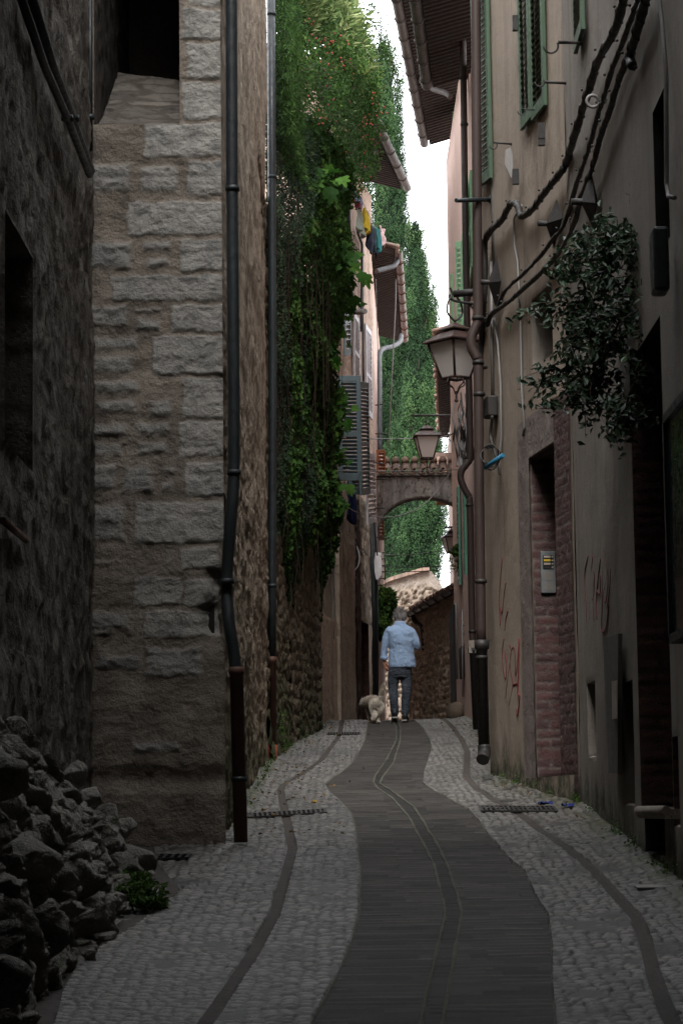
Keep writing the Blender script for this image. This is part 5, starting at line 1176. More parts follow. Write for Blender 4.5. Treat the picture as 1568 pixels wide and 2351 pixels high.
# thin sprays against the sky
C = []; m = MB()
for x0, y0, x1, y1 in ((850, 75, 915, 185), (845, 55, 895, 110), (860, 110, 922, 210), (870, 330, 885, 300), (840, 20, 875, 70), (855, 140, 905, 160)):
    p0 = P(x0, y0, 34.5); p1 = P(x1, y1, 34.2); mid_ = p0.lerp(p1, .5) + Vector((.03, 0, .18)); pts = smooth_path([p0, mid_, p1], 8); m.tube(pts, .004, 4, False)
    for p in pts:
        for _ in range(7): C.append(tuple(p + Vector(R3.normal(size=3) * .055)))
m.build('trailing_sprays', M_bark, t); C = np.array(C); leafmesh('spray_leaves', C, R3.uniform(.04, .075, len(C)), L_rose, t, R3.uniform(0, .6, len(C)), OUT, .4)
# feathery conifer corner next to the second drainpipe
t = thing('feathery_bush', 'feathery dark green bush next to the top of the second black drainpipe', 'bush', (-.6, 29, 11)); N = 12000
Y = R3.uniform(27.9, 30.2, N); z = R3.uniform(zy(560), zy(-60), N); kx = R3.uniform(0, 1, N) ** .6 * (.22 + .10 * fbm(Y * 2, z * .9, 5)); X = wallX(Y) + .05 + kx
leafmesh('foliage', np.stack([X, Y, z], 1), R3.uniform(.06, .13, N), leafm('feathery_leaf', (.014, .03, .008), (.035, .08, .016), (.075, .13, .025), .2), t, np.clip(kx * 2.2 + R3.normal(size=N) * .2 - .1, 0, 1), OUT, .14, droop=-1.2)
# fig
t = thing('fig_tree', 'fig branches with broad lobed leaves hanging out of the creeper', 'fig tree', (-.3, 31.5, 8)); C = []; m = MB()
for cl in ([(668, 400), (690, 300), 31.2], [(672, 420), (760, 425), 31.4], [(700, 570), (770, 600), 33.0], [(720, 520), (812, 628), 33.8], [(740, 640), (800, 680), 34.2], [(680, 850), (748, 820), 33.2], [(700, 1110), (768, 1152), 34.6], [(690, 1050), (745, 1110), 34.2], [(730, 1010), (760, 1060), 34.4], [(725, 700), (770, 760), 34.0], [(740, 900), (768, 960), 34.4]):
    a, b, Y = cl; p0 = P(*a, Y + .2) - Vector((.05, 0, 0)); p1 = P(*b, Y - .15); pts = smooth_path([p0, p0.lerp(p1, .55) + Vector((.02, 0, .05)), p1], 6); m.tube(pts, [.014 - .01 * i / len(pts) for i in range(len(pts))], 5, False)
    for i, p in enumerate(pts[4:]):
        for _ in range(3): C.append(tuple(p + Vector(R3.normal(size=3) * .085) + Vector((.02, -.05, 0))))
    for _ in range(10): C.append(tuple(p1 + Vector(R3.normal(size=3) * .12)))
m.build('branch', M_bark, t); C = np.array(C); figleaves('leaves', C, R3.uniform(.13, .24, len(C)), L_fig, t, R3.uniform(0, 1, len(C)), np.array([.2, -1., .55]))
# ---- cypresses
def cypress(label, Y, prof, zb_px, lean=0., seed=0, n=1500, bsize=.05):
    """prof: (picture y, left x, right x)"""
    py = [a for a, *_ in prof]; zs = [P(900, a, Y).z for a in py]; xl = [P(b, a, Y).x for a, b, c_ in prof]; xr = [P(c_, a, Y).x for a, b, c_ in prof]
    zs_, xl, xr = zs[::-1], xl[::-1], xr[::-1]; z0 = zs_[0]; z1 = zs_[-1]
    base = Vector(((xl[0] + xr[0]) / 2, Y, float(gz(Y)))); t = thing('cypress_tree', label, 'tree', base, 'cypresses beyond the arch')
    cx = lambda z: (np.interp(z, zs_, xl) + np.interp(z, zs_, xr)) / 2; rad = lambda z: (np.interp(z, zs_, xr) - np.interp(z, zs_, xl)) / 2
    m = MB(); m.tube([base, Vector((float(cx(z0)), Y, z0)), Vector((float(cx(z0 * .5 + z1 * .5)), Y, z0 * .5 + z1 * .5)), Vector((float(cx(z1)), Y, z1 - .5))], [.2, .17, .1, .02], 8)
    for i in range(50):
        z = R3.uniform(z0, z1 - 1); a = R3.uniform(0, 6.28); r = float(rad(z)) * .8; p = Vector((float(cx(z)), Y, z - .4)); m.tube([p, p + Vector((math.cos(a) * r * .5, math.sin(a) * r * .5, .2)), p + Vector((math.cos(a) * r, math.sin(a) * r, .8))], [.03, .02, .006], 4, False)
    m.build('trunk', M_bark, t)
    # clumps: upright plumes on the surface
    zc = R3.uniform(z0, z1, n * 2); w = rad(zc) / max(xr[0] - xl[0], .5) * 2; keep = R3.uniform(0, 1, n * 2) < np.clip(w + .15, 0, 1); zc = zc[keep][:n]; n = len(zc); a = R3.uniform(0, 2 * math.pi, n)
    rr = rad(zc) * (1 - np.abs(R3.normal(size=n)) * .13) + (fbm(a * 1.6, zc * .8, seed, 3) - .5) * .8
    rr = np.maximum(rr, .03); cxx = cx(zc) + np.cos(a) * rr * 0 
    K = 170; out = np.stack([np.cos(a), np.sin(a), np.full(n, .0)], 1); ctr = np.stack([cx(zc), np.full(n, Y), zc], 1)
    s_ = R3.uniform(.11, .22, n); ct = R3.uniform(-.2, .2, n) + (rr / np.maximum(rad(zc), .1) - .95) * .9  # recessed clumps coloured darker, standing in for shade between the plumes
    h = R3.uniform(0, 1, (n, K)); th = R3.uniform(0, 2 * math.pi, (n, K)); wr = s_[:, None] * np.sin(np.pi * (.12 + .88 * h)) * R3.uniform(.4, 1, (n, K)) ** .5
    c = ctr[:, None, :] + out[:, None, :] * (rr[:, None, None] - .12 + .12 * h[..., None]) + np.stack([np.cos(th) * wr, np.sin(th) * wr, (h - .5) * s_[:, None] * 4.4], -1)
    v = np.clip(.38 + ct[:, None] + (h - .5) * .3 + R3.normal(size=(n, K)) * .14, 0, 1)  # tone painted lighter towards plume tops, as if lit from above
    nr = np.stack([np.cos(th), np.sin(th), np.full_like(th, .7)], -1) + out[:, None, :] * .8
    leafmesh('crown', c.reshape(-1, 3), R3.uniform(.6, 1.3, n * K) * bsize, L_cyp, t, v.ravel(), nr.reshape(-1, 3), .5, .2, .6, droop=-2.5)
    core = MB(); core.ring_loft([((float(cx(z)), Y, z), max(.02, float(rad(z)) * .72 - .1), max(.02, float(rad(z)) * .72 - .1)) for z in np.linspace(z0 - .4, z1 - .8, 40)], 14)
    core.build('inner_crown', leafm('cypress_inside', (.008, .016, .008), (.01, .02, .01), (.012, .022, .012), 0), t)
    return t
cypress('tallest cypress, its blunt top against the white sky', 70, [(92, 862, 880), (110, 850, 902), (150, 846, 912), (250, 844, 924), (330, 842, 932), (420, 840, 944), (480, 838, 948), (600, 836, 952), (700, 834, 956), (850, 832, 960), (1000, 830, 968), (1200, 840, 985), (1330, 850, 990), (1500, 860, 985)], 0, seed=1, n=1900)
cypress('second cypress, lower and wider, standing right of the tallest one', 66, [(525, 952, 957), (545, 940, 962), (600, 934, 968), (650, 926, 980), (700, 920, 990), (760, 915, 990), (830, 910, 999), (950, 905, 1004), (1060, 900, 1008), (1140, 898, 1030), (1200, 896, 1024), (1300, 898, 1014), (1340, 900, 1008), (1500, 905, 1000)], 0, seed=5, n=1500)
cypress('slim cypress leader tucked right of the second one', 67.5, [(585, 971, 975), (610, 962, 980), (660, 955, 985), (760, 950, 992), (900, 950, 1000), (1100, 950, 1006), (1300, 950, 1005)], 0, seed=9, n=420)
# low bush at the end of the left houses
def blobplant(name, label, cat, blobs, mat, n, ls, asp=.5, nrm=(0, -1, .5), spread=1., stems=True, group=None, fig=False):
    C = []; W_ = []
    for x, y, Y, rx, rz, ry in blobs:
        k = int(n * (rx * rz)); p = P(x, y, Y); s_ = Y / FPX; q_ = R3.normal(size=(k, 3)); q_ /= np.linalg.norm(q_, axis=1, keepdims=True); q_ *= R3.uniform(.3, 1, (k, 1)) ** .45
        q_ = q_ * (1 + (R3.uniform(size=(k, 1)) - .5) * .3)
        C.append(np.array(p)[None] + q_ * np.array([rx * s_, ry, rz * s_])); W_.append(q_[:, 2] * .2 + .4)
    C = np.concatenate(C); v = np.clip(np.concatenate(W_) + R3.normal(size=len(C)) * .22, 0, 1); b0 = P(blobs[0][0], blobs[0][1], blobs[0][2]); t = thing(name, label, cat, b0, group)
    leafmesh('foliage', C, R3.uniform(*ls, len(C)), mat, t, v, np.array(nrm), asp, .25, spread, .5)
    if stems:
        m = MB(); pb = [P(b[0], b[1], b[2]) for b in blobs]
        for i, p in enumerate(pb[1:]): m.tube(smooth_path([pb[0], pb[0].lerp(p, .5) + Vector((0, .03, .05)), p], 4), .01, 5, False)
        for i in range(40):
            j = R3.integers(len(C)); k = min(range(len(pb)), key=lambda q_: (pb[q_] - Vector(C[j])).length); m.tube([pb[k], (pb[k] + Vector(C[j])) / 2 + Vector((0, 0, .02)), Vector(C[j])], .004, 4, False)
        m.build('stems', M_bark, t)
    return t
blobplant('bush', 'small dark bush at the end of the dark drainpipes, left of the walking person', 'bush', [(880, 1400, 44.5, 22, 50, .4), (892, 1380, 44.5, 18, 28, .3), (876, 1440, 44.2, 20, 30, .3), (898, 1402, 44.5, 12, 14, .2)], L_creep, 1.7, (.07, .13))
t = thing('climber', 'glossy dark leafed climber hanging over the beige wall at the right', 'climber', P(1480, 560, 16)); C = []; m = MB(); rc = random.Random(4)
main = [(1490, 560, 15.9), (1440, 545, 16.2), (1370, 550, 16.7), (1330, 600, 16.9), (1345, 680, 16.9), (1325, 770, 17.0), (1300, 850, 17.1), (1330, 930, 17.1)]
trunks = [main, [(1490, 560, 15.9), (1470, 640, 16.0), (1430, 720, 16.3), (1395, 800, 16.7), (1365, 880, 16.9), (1350, 920, 17.0)], [(1490, 600, 15.9), (1480, 720, 15.9), (1475, 830, 15.9), (1440, 920, 16.1), (1455, 965, 16.0)], [(1440, 545, 16.2), (1400, 620, 16.5), (1385, 700, 16.6), (1360, 780, 16.9)]]
def twig(p, L_, n_, dr):
    pts = [p]
    for i_ in range(5): dr = (dr + Vector((rc.uniform(-.35, .35), rc.uniform(-.35, .25), rc.uniform(-.5, .2)))).normalized(); pts.append(pts[-1] + dr * L_ / 5)
    m.tube(pts, [.006, .005, .004, .003, .002, .0015], 4, False)
    for k_ in range(n_): u_ = rc.uniform(.15, 1) * 4.99; a_ = int(u_); q_ = pts[a_].lerp(pts[a_ + 1], u_ - a_); C.append(tuple(q_ + Vector((rc.gauss(0, .03), rc.gauss(0, .03), rc.gauss(0, .03)))))
for tk in trunks:
    pts = smooth_path([P(*q_) for q_ in tk], 8); m.tube(pts, [.016 - .011 * i_ / len(pts) for i_ in range(len(pts))], 6, False)
    for i_, p in enumerate(pts):
        for _ in range(rc.choice((0, 1, 2, 3))): twig(p, rc.uniform(.10, .34), rc.randint(10, 20), Vector((rc.uniform(-1, .5), rc.uniform(-.8, .3), rc.uniform(-.5, .6))))
for x, y, Y in ((1290, 690, 17), (1330, 610, 16.9), (1300, 850, 17.1), (1295, 860, 17.1), (1310, 930, 17.1), (1350, 560, 16.8)):
    for _ in range(3): twig(P(x, y, Y), rc.uniform(.2, .42), 16, Vector((-1, -.2, rc.uniform(-.2, .3))))
for x in (1452, 1470): twig(P(x, 520, 16.2), .3, 3, Vector((0, 0, 1.5)))
m.build('stems', M_bark, t); C = np.array(C); print('climber', len(C)); leafmesh('foliage', C, R3.uniform(.035, .085, len(C)), L_cam, t, np.clip(R3.normal(size=len(C)) * .25 + .4, 0, 1), np.array([-.3, -1, .5]), .5, .25, .8, .5)
# terracotta pot on the teal shutter
t = thing('flower_pot', 'small terracotta pot hung beside the teal green shutters', 'flower pot', P(1060, 1285, 40)); c = P(1060, 1290, 39.5)
MB().ring_loft([(c + Vector((0, 0, -.13)), .05, .05), (c + Vector((0, 0, .03)), .085, .085), (c + Vector((0, 0, .035)), .1, .1), (c + Vector((0, 0, .07)), .1, .1)], 14).build('pot', M_tile, t)
N = 900; q_ = R3.normal(size=(N, 3)); q_ /= np.linalg.norm(q_, axis=1, keepdims=True); C = np.array(c) + np.array([-.02, 0, .17]) + q_ * R3.uniform(0, 1, (N, 1)) ** .5 * np.array([.16, .14, .13]); C[:200, 2] -= .3 * R3.uniform(0, 1, 200); C[:200, 0] -= .06
leafmesh('plant', C, R3.uniform(.03, .06, N), L_creep, t, R3.uniform(0, 1, N), OUT, .5)
# ---- ruined bank with fallen stones at the lower left
def rock(m, c, r, seed, n=14):
    nu, nv = n, n - 4; b = len(m.v); rs_ = np.random.default_rng(seed); pl = rs_.normal(size=(16, 3)); pl /= np.linalg.norm(pl, axis=1, keepdims=True); dd = rs_.uniform(.55, .88, 16)
    for i in range(nv + 1):
        ph = math.pi * i / nv
        for k in range(nu):
            a = 2 * math.pi * k / nu; v = np.array([max(math.sin(ph), .01) * math.cos(a), max(math.sin(ph), .01) * math.sin(a), -math.cos(ph)]); s_ = 1.
            for p_, d_ in zip(pl, dd):
                q_ = v @ p_
                if q_ > 1e-3: s_ = min(s_, d_ / q_)
            s_ *= 1 + (float(fbm(v[0] * 2.5 + seed, v[1] * 2.5 + v[2] * 3, seed, 3)) - .5) * .16
            m.v.append((c[0] + v[0] * r[0] * s_, c[1] + v[1] * r[1] * s_, c[2] + v[2] * r[2] * s_))
    for i in range(nv):
        for k in range(nu): k2 = (k + 1) % nu; m.face([b + i * nu + k, b + i * nu + k2, b + (i + 1) * nu + k2, b + (i + 1) * nu + k], True)
    m.face([b + k for k in range(nu)][::-1], True); m.face([b + nv * nu + k for k in range(nu)], True)
def rockm():
    t = NT('rough_bank_stone'); c = t.mix(t.rng(t.noise(3, 6, .7), .3, .7), (.36, .335, .295), (.22, .205, .18)); c = t.mix(t.rng(t.noise(12, 6, .75), .52, .66), c, (.34, .31, .27)); c = t.mix(t.math('MULTIPLY', t.rng(t.noise(6, 4, .7), .55, .65), .6), c, (.04, .05, .02))
    t.set('Base Color', c); t.set('Roughness', .95); t.set('Normal', t.bump(t.math('ADD', t.noise(12, 8, .75), t.noise(45, 5, .7)), .05)); return t.m
M_rock = rockm()
t = thing('rubble_bank', 'crumbling bank of rough stones against the foot of the dark left wall', 'rubble bank', (-1.5, 12, gz(12)))
us = np.linspace(7.2, 16.6, 330); vs = np.linspace(0, 1, 110); U, Vv = np.meshgrid(us, vs)
top = np.interp(U, [7, 9.5, 11, 12.6, 13.4, 14.4, 15.4, 16.6], [1.2, 1.15, 1.05, .98, .85, .62, .36, .05]) * 1.0 + (fbm(U * 2.2, U * 0, 5, 3) - .5) * .35
foot = np.interp(U, [7, 9.9, 12, 14.5, 15.5, 16.6], [-1.42, -1.38, -1.33, -1.28, -1.42, -1.75])
gl = gz(U); prof_x = -1.84 + (foot + 1.84) * (1 - Vv ** 2.2); prof_z = gl - .15 + (top + .15) * np.minimum(1, Vv * 1.02)
X_ = U * 5.4 + (fbm(U * 2, Vv * 3, 2, 3) - .5) * 1.5; Z_ = prof_z * 6.2 + (fbm(U * 2 + 9, Vv * 3, 4, 3) - .5) * 1.5; f1, f2, rr = voro(X_, Z_, 17, .9); mm = sstep(.03, .35, f2 - f1)
o_ = mm * (.03 + .12 * rr) + (ridged(U * 5, prof_z * 6, 3, 5) - .5) * .1
mesh_np('stone_face', np.stack([prof_x + o_, U, prof_z + o_ * .3], -1).reshape(-1, 3), (lambda k, i, j: np.stack([j * k + i, j * k + i + 1, (j + 1) * k + i + 1, (j + 1) * k + i], -1))(len(us), *[q_.ravel() for q_ in np.meshgrid(np.arange(len(us) - 1), np.arange(len(vs) - 1))]), M_rock, t)
RK = [(12, 1790, 10.6, 90, 'large flat topped stone at the left edge of the rubble bank'), (85, 1760, 12.6, 60, 'pointed stone high on the rubble bank'), (190, 1775, 14.6, 34, 'small stone where the bank meets the stone end wall'), (222, 1830, 14.8, 40, 'ochre stone near the top right of the bank'), (262, 1868, 15.2, 34, 'lighter stone left of the end wall foot'), (245, 1920, 14.6, 48, 'squarish stone in the right part of the bank'),
      (300, 1900, 15.4, 30, 'tan stone standing upright near the end wall'), (315, 1985, 15.0, 60, 'biggest rounded stone at the right tip of the bank'), (350, 2020, 14.9, 38, 'dark stone at the very end of the bank'), (338, 2052, 14.4, 34, 'pale stone lying on the weeds'), (240, 1990, 14.0, 46, 'stone behind the weeds'), (60, 1850, 11.6, 80, 'mossy stone in the middle left of the bank'), (140, 1850, 13.2, 60, 'knobbly stone in the middle of the bank'),
      (70, 1990, 10.8, 95, 'large shadowed stone low at the left'), (155, 1950, 12.4, 70, 'cracked stone in the middle of the bank low down'), (215, 2070, 13.2, 62, 'tall stone with its foot on the cobbles'), (270, 2075, 13.8, 42, 'stone left of the weeds'), (40, 2130, 10.0, 90, 'big dark stone near the lower left corner'), (20, 2260, 9.2, 80, 'lowest stone in the bottom left corner')]
for i, (x, y, Y, r, lab) in enumerate(RK):
    c = P(x, y, Y); s_ = r / FPX * Y; m = MB(); rock(m, (c.x - .04, c.y + s_ * .3, c.z), (s_ * 1.0, s_ * 1.1, s_ * (.75 + .3 * ((i * 7) % 5) / 5)), 40 + i, 22); one('stone', m, M_rock, lab, 'stone', 'stones of the crumbling bank')
# weeds and litter
def weeds(name, label, pts, n, ls, mat=L_moss):
    C = []
    for x, y, r, h in pts:
        g = G(x, y); k = n; a = R3.uniform(0, 6.28, k); rr_ = R3.uniform(0, 1, k) ** .5 * r; C.append(np.stack([g.x + np.cos(a) * rr_, g.y + np.sin(a) * rr_, gz(g.y) + .02 + R3.uniform(0, 1, k) * h], 1))
    C = np.concatenate(C); return tag(leafmesh(name, C, R3.uniform(*ls, len(C)), mat, None, R3.uniform(0, 1, len(C)), np.array([0, -.4, .8]), .45), label, 'weeds', None, 'stuff')
weeds('weeds', 'green weeds growing between the fallen stones', [(320, 2085, .16, .12), (340, 2095, .1, .06), (300, 2070, .12, .14)], 260, (.03, .07))
Cw = []
for k_ in range(60):
    Yw = R3.uniform(14, 35); lf = R3.uniform() < .5; xw = float(np.interp(Yw, [17.6, 27.4, 30.6, 34.6], [-.83, -.82, -.66, -.3]) + .03) if lf and Yw > 18 else float(np.interp(Yw, [0, 20.6, 24.3, 24.6, 34.5], [1.93, 1.93, 1.38, 1.7, 1.87]) - .02)
    n_ = int(R3.integers(8, 40)); Cw.append(np.stack([xw + R3.normal(size=n_) * .018, Yw + R3.normal(size=n_) * .12, float(gz(Yw)) + .04 + np.abs(R3.normal(size=n_)) * .035], 1))
Cw = np.concatenate(Cw); tag(leafmesh('wall_weeds', Cw, R3.uniform(.012, .035, len(Cw)), L_moss, None, R3.uniform(0, .7, len(Cw)), np.array([0, -.4, .8]), .45), 'sparse moss and weeds along the foot of both walls', 'weeds', None, 'stuff')
weeds('wall_tuft', 'pale green tufts on the wall by the red drainpipe foot', [(645, 1720, .08, 1.1), (650, 1735, .06, .5)], 160, (.02, .05))
N = 500; Yl = R3.uniform(17, 38, N); sd_ = R3.uniform(0, 1, N) < .6; Xl = np.where(sd_, wl(Yl) + .28 + np.abs(R3.normal(size=N)) * .35, wr(Yl) - .2 - np.abs(R3.normal(size=N)) * .25)
C = np.stack([Xl, Yl, gz(Yl) + .03], 1); tag(leafmesh('fallen_leaves', C, R3.uniform(.02, .05, N), leafm('dry_leaf', (.06, .035, .02), (.14, .08, .03), (.25, .17, .05), .1), None, R3.uniform(0, 1, N), np.array([0, 0, 3.]), .6), 'small dry leaves scattered along the edges of the cobbles', 'fallen leaves', None, 'stuff')
def litter(name, label, x, y, size, mat, seed):
    g = G(x, y); g.z = float(gz(g.y)) + .025; m = MB(); rs_ = random.Random(seed); n = 7
    for i in range(n): 
        for j in range(n): m.v.append((g.x + (i / 6 - .5) * size, g.y + (j / 6 - .5) * size * 1.6, g.z + rs_.uniform(0, .035)))
    for i in range(n - 1):
        for j in range(n - 1): k = i * n + j; m.face([k, k + 1, k + n + 1, k + n], True)
    one(name, m, mat, label, 'litter')
M_blu = cloth('dark_blue_litter', (.02, .03, .12)); litter('crumpled_rag', 'dark blue crumpled rag on the right grating', 1252, 1856, .12, M_blu, 1); litter('crumpled_rag', 'small flat blue scrap right of the grating, by the wall', 1303, 1861, .10, M_blu, 2)
litter('paper_scrap', 'crumpled pale paper below the rubble bank', 157, 2167, .05, cloth('paper_white', (.35, .36, .38)), 3); litter('leaf_scrap', 'yellow leaf on the left grating', 722, 1853, .05, cloth('leaf_yellow', (.35, .22, .05)), 4)
a = G(1462, 2046); b = G(1566, 2040); MB_ = MB(); MB_.obox(Vector(((a.x + b.x) / 2, (a.y + b.y) / 2, float(gz((a.y + b.y) / 2)) + .012)), ((b.x - a.x) / 2, 0, 0), (0, .07, .0055), (0, 0, .008)); one('pale_slab', MB_, M_conduit, 'narrow pale stone slab set across the right cobbles', 'slab')
# ================================================================ person and dog
YM = 37.4; SM = YM / FPX
def Q(x, y, dy=0.): p = P(x, y, YM); p.y += dy; return p
M_skin = paint('weathered_skin', (.36, .17, .115), (.26, .11, .075), .55, 0, .3, 14, .002, .3, False)
def shirtm():
    t = NT('pale_blue_shirt'); c = t.mix(t.rng(t.noise(5, 4), .35, .65), (.33, .46, .66), (.29, .41, .61)); c = t.mix(t.rng(t.noise(160, 3, .7), .45, .6), c, (.37, .50, .70)); t.set('Base Color', c); t.set('Roughness', .9); t.b.inputs['Specular IOR Level'].default_value = .1
    v = t.map((3, 3, 5.5)); h = t.noise(1.0, 2, .5, v, 1.2); v2 = t.map((6, 6, 4)); h2 = t.noise(1.2, 2, .5, v2, 1.6)
    t.set('Normal', t.bump(t.math('ADD', h, t.math('MULTIPLY', h2, .6)), .04, .8)); return t.m
def jeansm():
    t = NT('faded_jeans'); c = t.mix(t.rng(t.noise(4, 5, .6), .35, .65), (.035, .045, .06), (.075, .09, .11)); c = t.mix(t.rng(t.noise(120, 3), .5, .6), c, (.05, .06, .08)); t.set('Base Color', c); t.set('Roughness', .9)
    t.set('Normal', t.bump(t.noise(1.4, 3, .5, t.map((6, 6, 22)), 1.5), .03)); return t.m
M_shirt = shirtm(); M_jean = jeansm(); M_shoe = paint('dark_shoe', (.014, .016, .02), (.03, .034, .04), .6, 0, .3); M_sole = paint('off_white_sole', (.36, .34, .31), (.22, .2, .18), .7, 0, .4)
body_ = MB(); b = body_
# neck, head bowed forward, ears
b.tube([Q(918, 1445, .0), Q(918, 1428, .04), Q(918, 1418, .07)], [.062, .058, .058], 12); b.ball(Q(918.5, 1416, .12), (.082, .10, .10), 16, 12); b.ball(Q(918.5, 1421, .14), (.06, .075, .07), 12, 8)
b.ball(Q(905.5, 1417, .10), (.012, .022, .03), 8, 6); b.ball(Q(931.5, 1417, .10), (.012, .022, .03), 8, 6)
b.ball(Q(918.5, 1424, .215), (.014, .022, .024), 8, 6)
# trunk core
b.ring_loft([(Q(918, 1548, .0), .13, .10), (Q(919, 1520, .0), .155, .115), (Q(920, 1490, .0), .15, .11), (Q(919, 1465, -.01), .175, .11), (Q(918, 1448, 0), .15, .09), (Q(918, 1440, .02), .07, .06)], 16)
# legs
Lg = [[(904, 1546), (902.5, 1582), (905, 1610), (906, 1642)], [(932, 1546), (933.5, 1582), (932, 1610), (930, 1645)]]
for k, lg in enumerate(Lg): b.tube(smooth_path([Q(*p, [.0, .03 - .05 * k, -.01, .0][i]) for i, p in enumerate(lg)], 4), [.058, .052, .046, .04, .036, .034, .034, .034, .032, .03, .03, .03, .03][:13], 12)
# arms
la = [(890, 1450, 0), (885, 1474, .0), (882, 1496, .02), (882, 1517, .03)]; ra = [(946, 1450, 0), (953, 1468, .0), (957, 1483, .01), (950, 1478, .16), (944, 1472, .24)]
b.tube(smooth_path([Q(*p) for p in la], 4), [.05 - .0018 * i for i in range(13)], 10); b.tube(smooth_path([Q(*p) for p in ra], 3), [.05 - .0015 * i for i in range(13)], 10)
# left hand: palm, four fingers curled, thumb
w0 = Q(882, 1515, .03); pal = Q(885.5, 1529, .02); b.tube([w0, Q(883.5, 1522, .025), pal, Q(888, 1533, .02)], [.03, .031, .04, .034], 10, sq=.7)
for i, (dx, L_) in enumerate(((-4.2, .85), (-1.6, 1.), (1.0, .95), (3.2, .8))):
    f0 = Q(886.5 + dx, 1532 + (0.6 * i), .012 - .008 * i); f1 = f0 + Vector((.012, -.006, -.034 * L_)); f2 = f1 + Vector((.016, .010, -.020 * L_)); f3 = f2 + Vector((.012, .014, -.006)); b.tube([f0, f1, f2, f3], [.0105, .0098, .009, .0075], 7)
b.tube([Q(888, 1524, -.01), Q(891.5, 1530, -.02), Q(894, 1535, -.015)], [.013, .0115, .009], 7)
# right hand in front of the chest, with five fingers around a small bag strap
rh = Q(943, 1472, .26); b.tube([rh, rh + Vector((-.04, .04, .01)), rh + Vector((-.075, .06, .0))], [.03, .036, .034], 9, sq=.75)
for i in range(4): f0 = rh + Vector((-.075, .06 + .0, .03 - .02 * i)); b.tube([f0, f0 + Vector((-.035, .015, -.004)), f0 + Vector((-.045, -.008, -.012))], [.0105, .0095, .008], 7)
b.tube([rh + Vector((-.03, .05, .035)), rh + Vector((-.055, .05, .06)), rh + Vector((-.08, .045, .055))], [.013, .011, .009], 7)
person = b.build('person', M_skin, None, remesh=.0075, it=3)
tag(person, 'grey haired walker seen from behind in a pale blue shirt and dark jeans', 'person')
# hair
m = MB(); m.ball(Q(918.5, 1412, .085), (.094, .108, .105), 18, 14); m.ball(Q(918, 1424, .035), (.07, .05, .05), 12, 8); hair_base = m
def hairm():
    t = NT('grey_hair'); c = t.mix(t.rng(t.noise(5, 3, .6, t.map((5, 5, 1.2))), .4, .6), (.46, .44, .43), (.18, .165, .16)); t.set('Base Color', c); t.set('Roughness', .75); t.set('Normal', t.bump(t.noise(12, 4, .7, t.map((5, 5, 1))), .02)); return t.m
M_hair = hairm(); hr = m.build('hair', M_hair, person, remesh=.009)
N = 4200; q_ = R3.normal(size=(N, 3)); q_ /= np.linalg.norm(q_, axis=1, keepdims=True); q_ = q_[(q_[:, 1] < .75) & (q_[:, 2] > -.75)]; c0 = np.array(Q(918.5, 1412, .085)); C = c0 + q_ * np.array([.097, .111, .108]); N = len(C)
dirs = np.cross(q_, np.array([0, 0, 1.])); dirs = -np.array([0, 0, 1.]) * (1 - np.abs(q_[:, 2:3])) + q_ * .35 + R3.normal(size=(N, 3)) * .35; dirs /= np.linalg.norm(dirs, axis=1, keepdims=True); Lh = R3.uniform(.02, .045, (N, 1)); sd_ = np.cross(dirs, q_); sd_ /= np.linalg.norm(sd_, axis=1, keepdims=True)
V = np.stack([C - sd_ * .0022, C + sd_ * .0022, C + dirs * Lh], 1).reshape(-1, 3); mesh_np('strands', V, np.arange(N * 3).reshape(-1, 3), M_hair, hr, smooth=False)
# shirt
m = MB()
def SR(y, xl, xr, ry, dy=0.): return (Q((xl + xr) / 2, y, dy), (xr - xl) / 2 * SM, ry)
m.ring_loft([SR(1533.5, 891.5, 955, .15), SR(1526, 891, 955.5, .155), SR(1508, 892, 952, .15), SR(1490, 893, 950, .148, -.005), SR(1472, 891, 950, .15, -.015), SR(1458, 889, 950, .14, -.02), SR(1448, 888, 949, .115, -.015), SR(1441, 893, 944, .09, 0), SR(1436.5, 901, 937, .075, .01), SR(1433, 906, 931, .068, .02)], 36)
m.tube(smooth_path([Q(899, 1446, 0), Q(890, 1454, 0), Q(885, 1474, .0), Q(882, 1496, .02), Q(881.5, 1514, .03)], 4), [.062, .062, .061, .061, .06, .058, .057, .056, .055, .054, .053, .052, .051, .051, .051, .051, .052], 14)
m.tube(smooth_path([Q(938, 1445, 0), Q(947, 1454, 0), Q(953, 1468, .0), Q(957, 1483, .02), Q(950, 1479, .16), Q(946, 1474, .22)], 3), [.06] * 8 + [.058, .057, .056, .055, .054, .052, .05, .05], 14)
sh = m.build('shirt', M_shirt, person, remesh=.009, it=3)
dm = sh.modifiers.new('wrinkles', 'DISPLACE'); tx = bpy.data.textures.new('wrinkle', 'CLOUDS'); tx.noise_scale = .11; tx.noise_depth = 3; dm.texture = tx; dm.strength = .022; dm.mid_level = .5
m = MB(); m.ring_loft([(Q(918.5, 1436, .015), .095, .08), (Q(918.5, 1431, .03), .086, .078), (Q(918.5, 1426.5, .04), .078, .075), (Q(918.5, 1427.5, .04), .07, .067), (Q(918.5, 1434, .03), .072, .067)], 24, False); m.build('collar', M_shirt, sh)
m = MB(); m.tube([Q(881.8, 1506, .028), Q(881.5, 1515, .03)], [.057, .06], 16); m.build('cuff', M_shirt, sh)
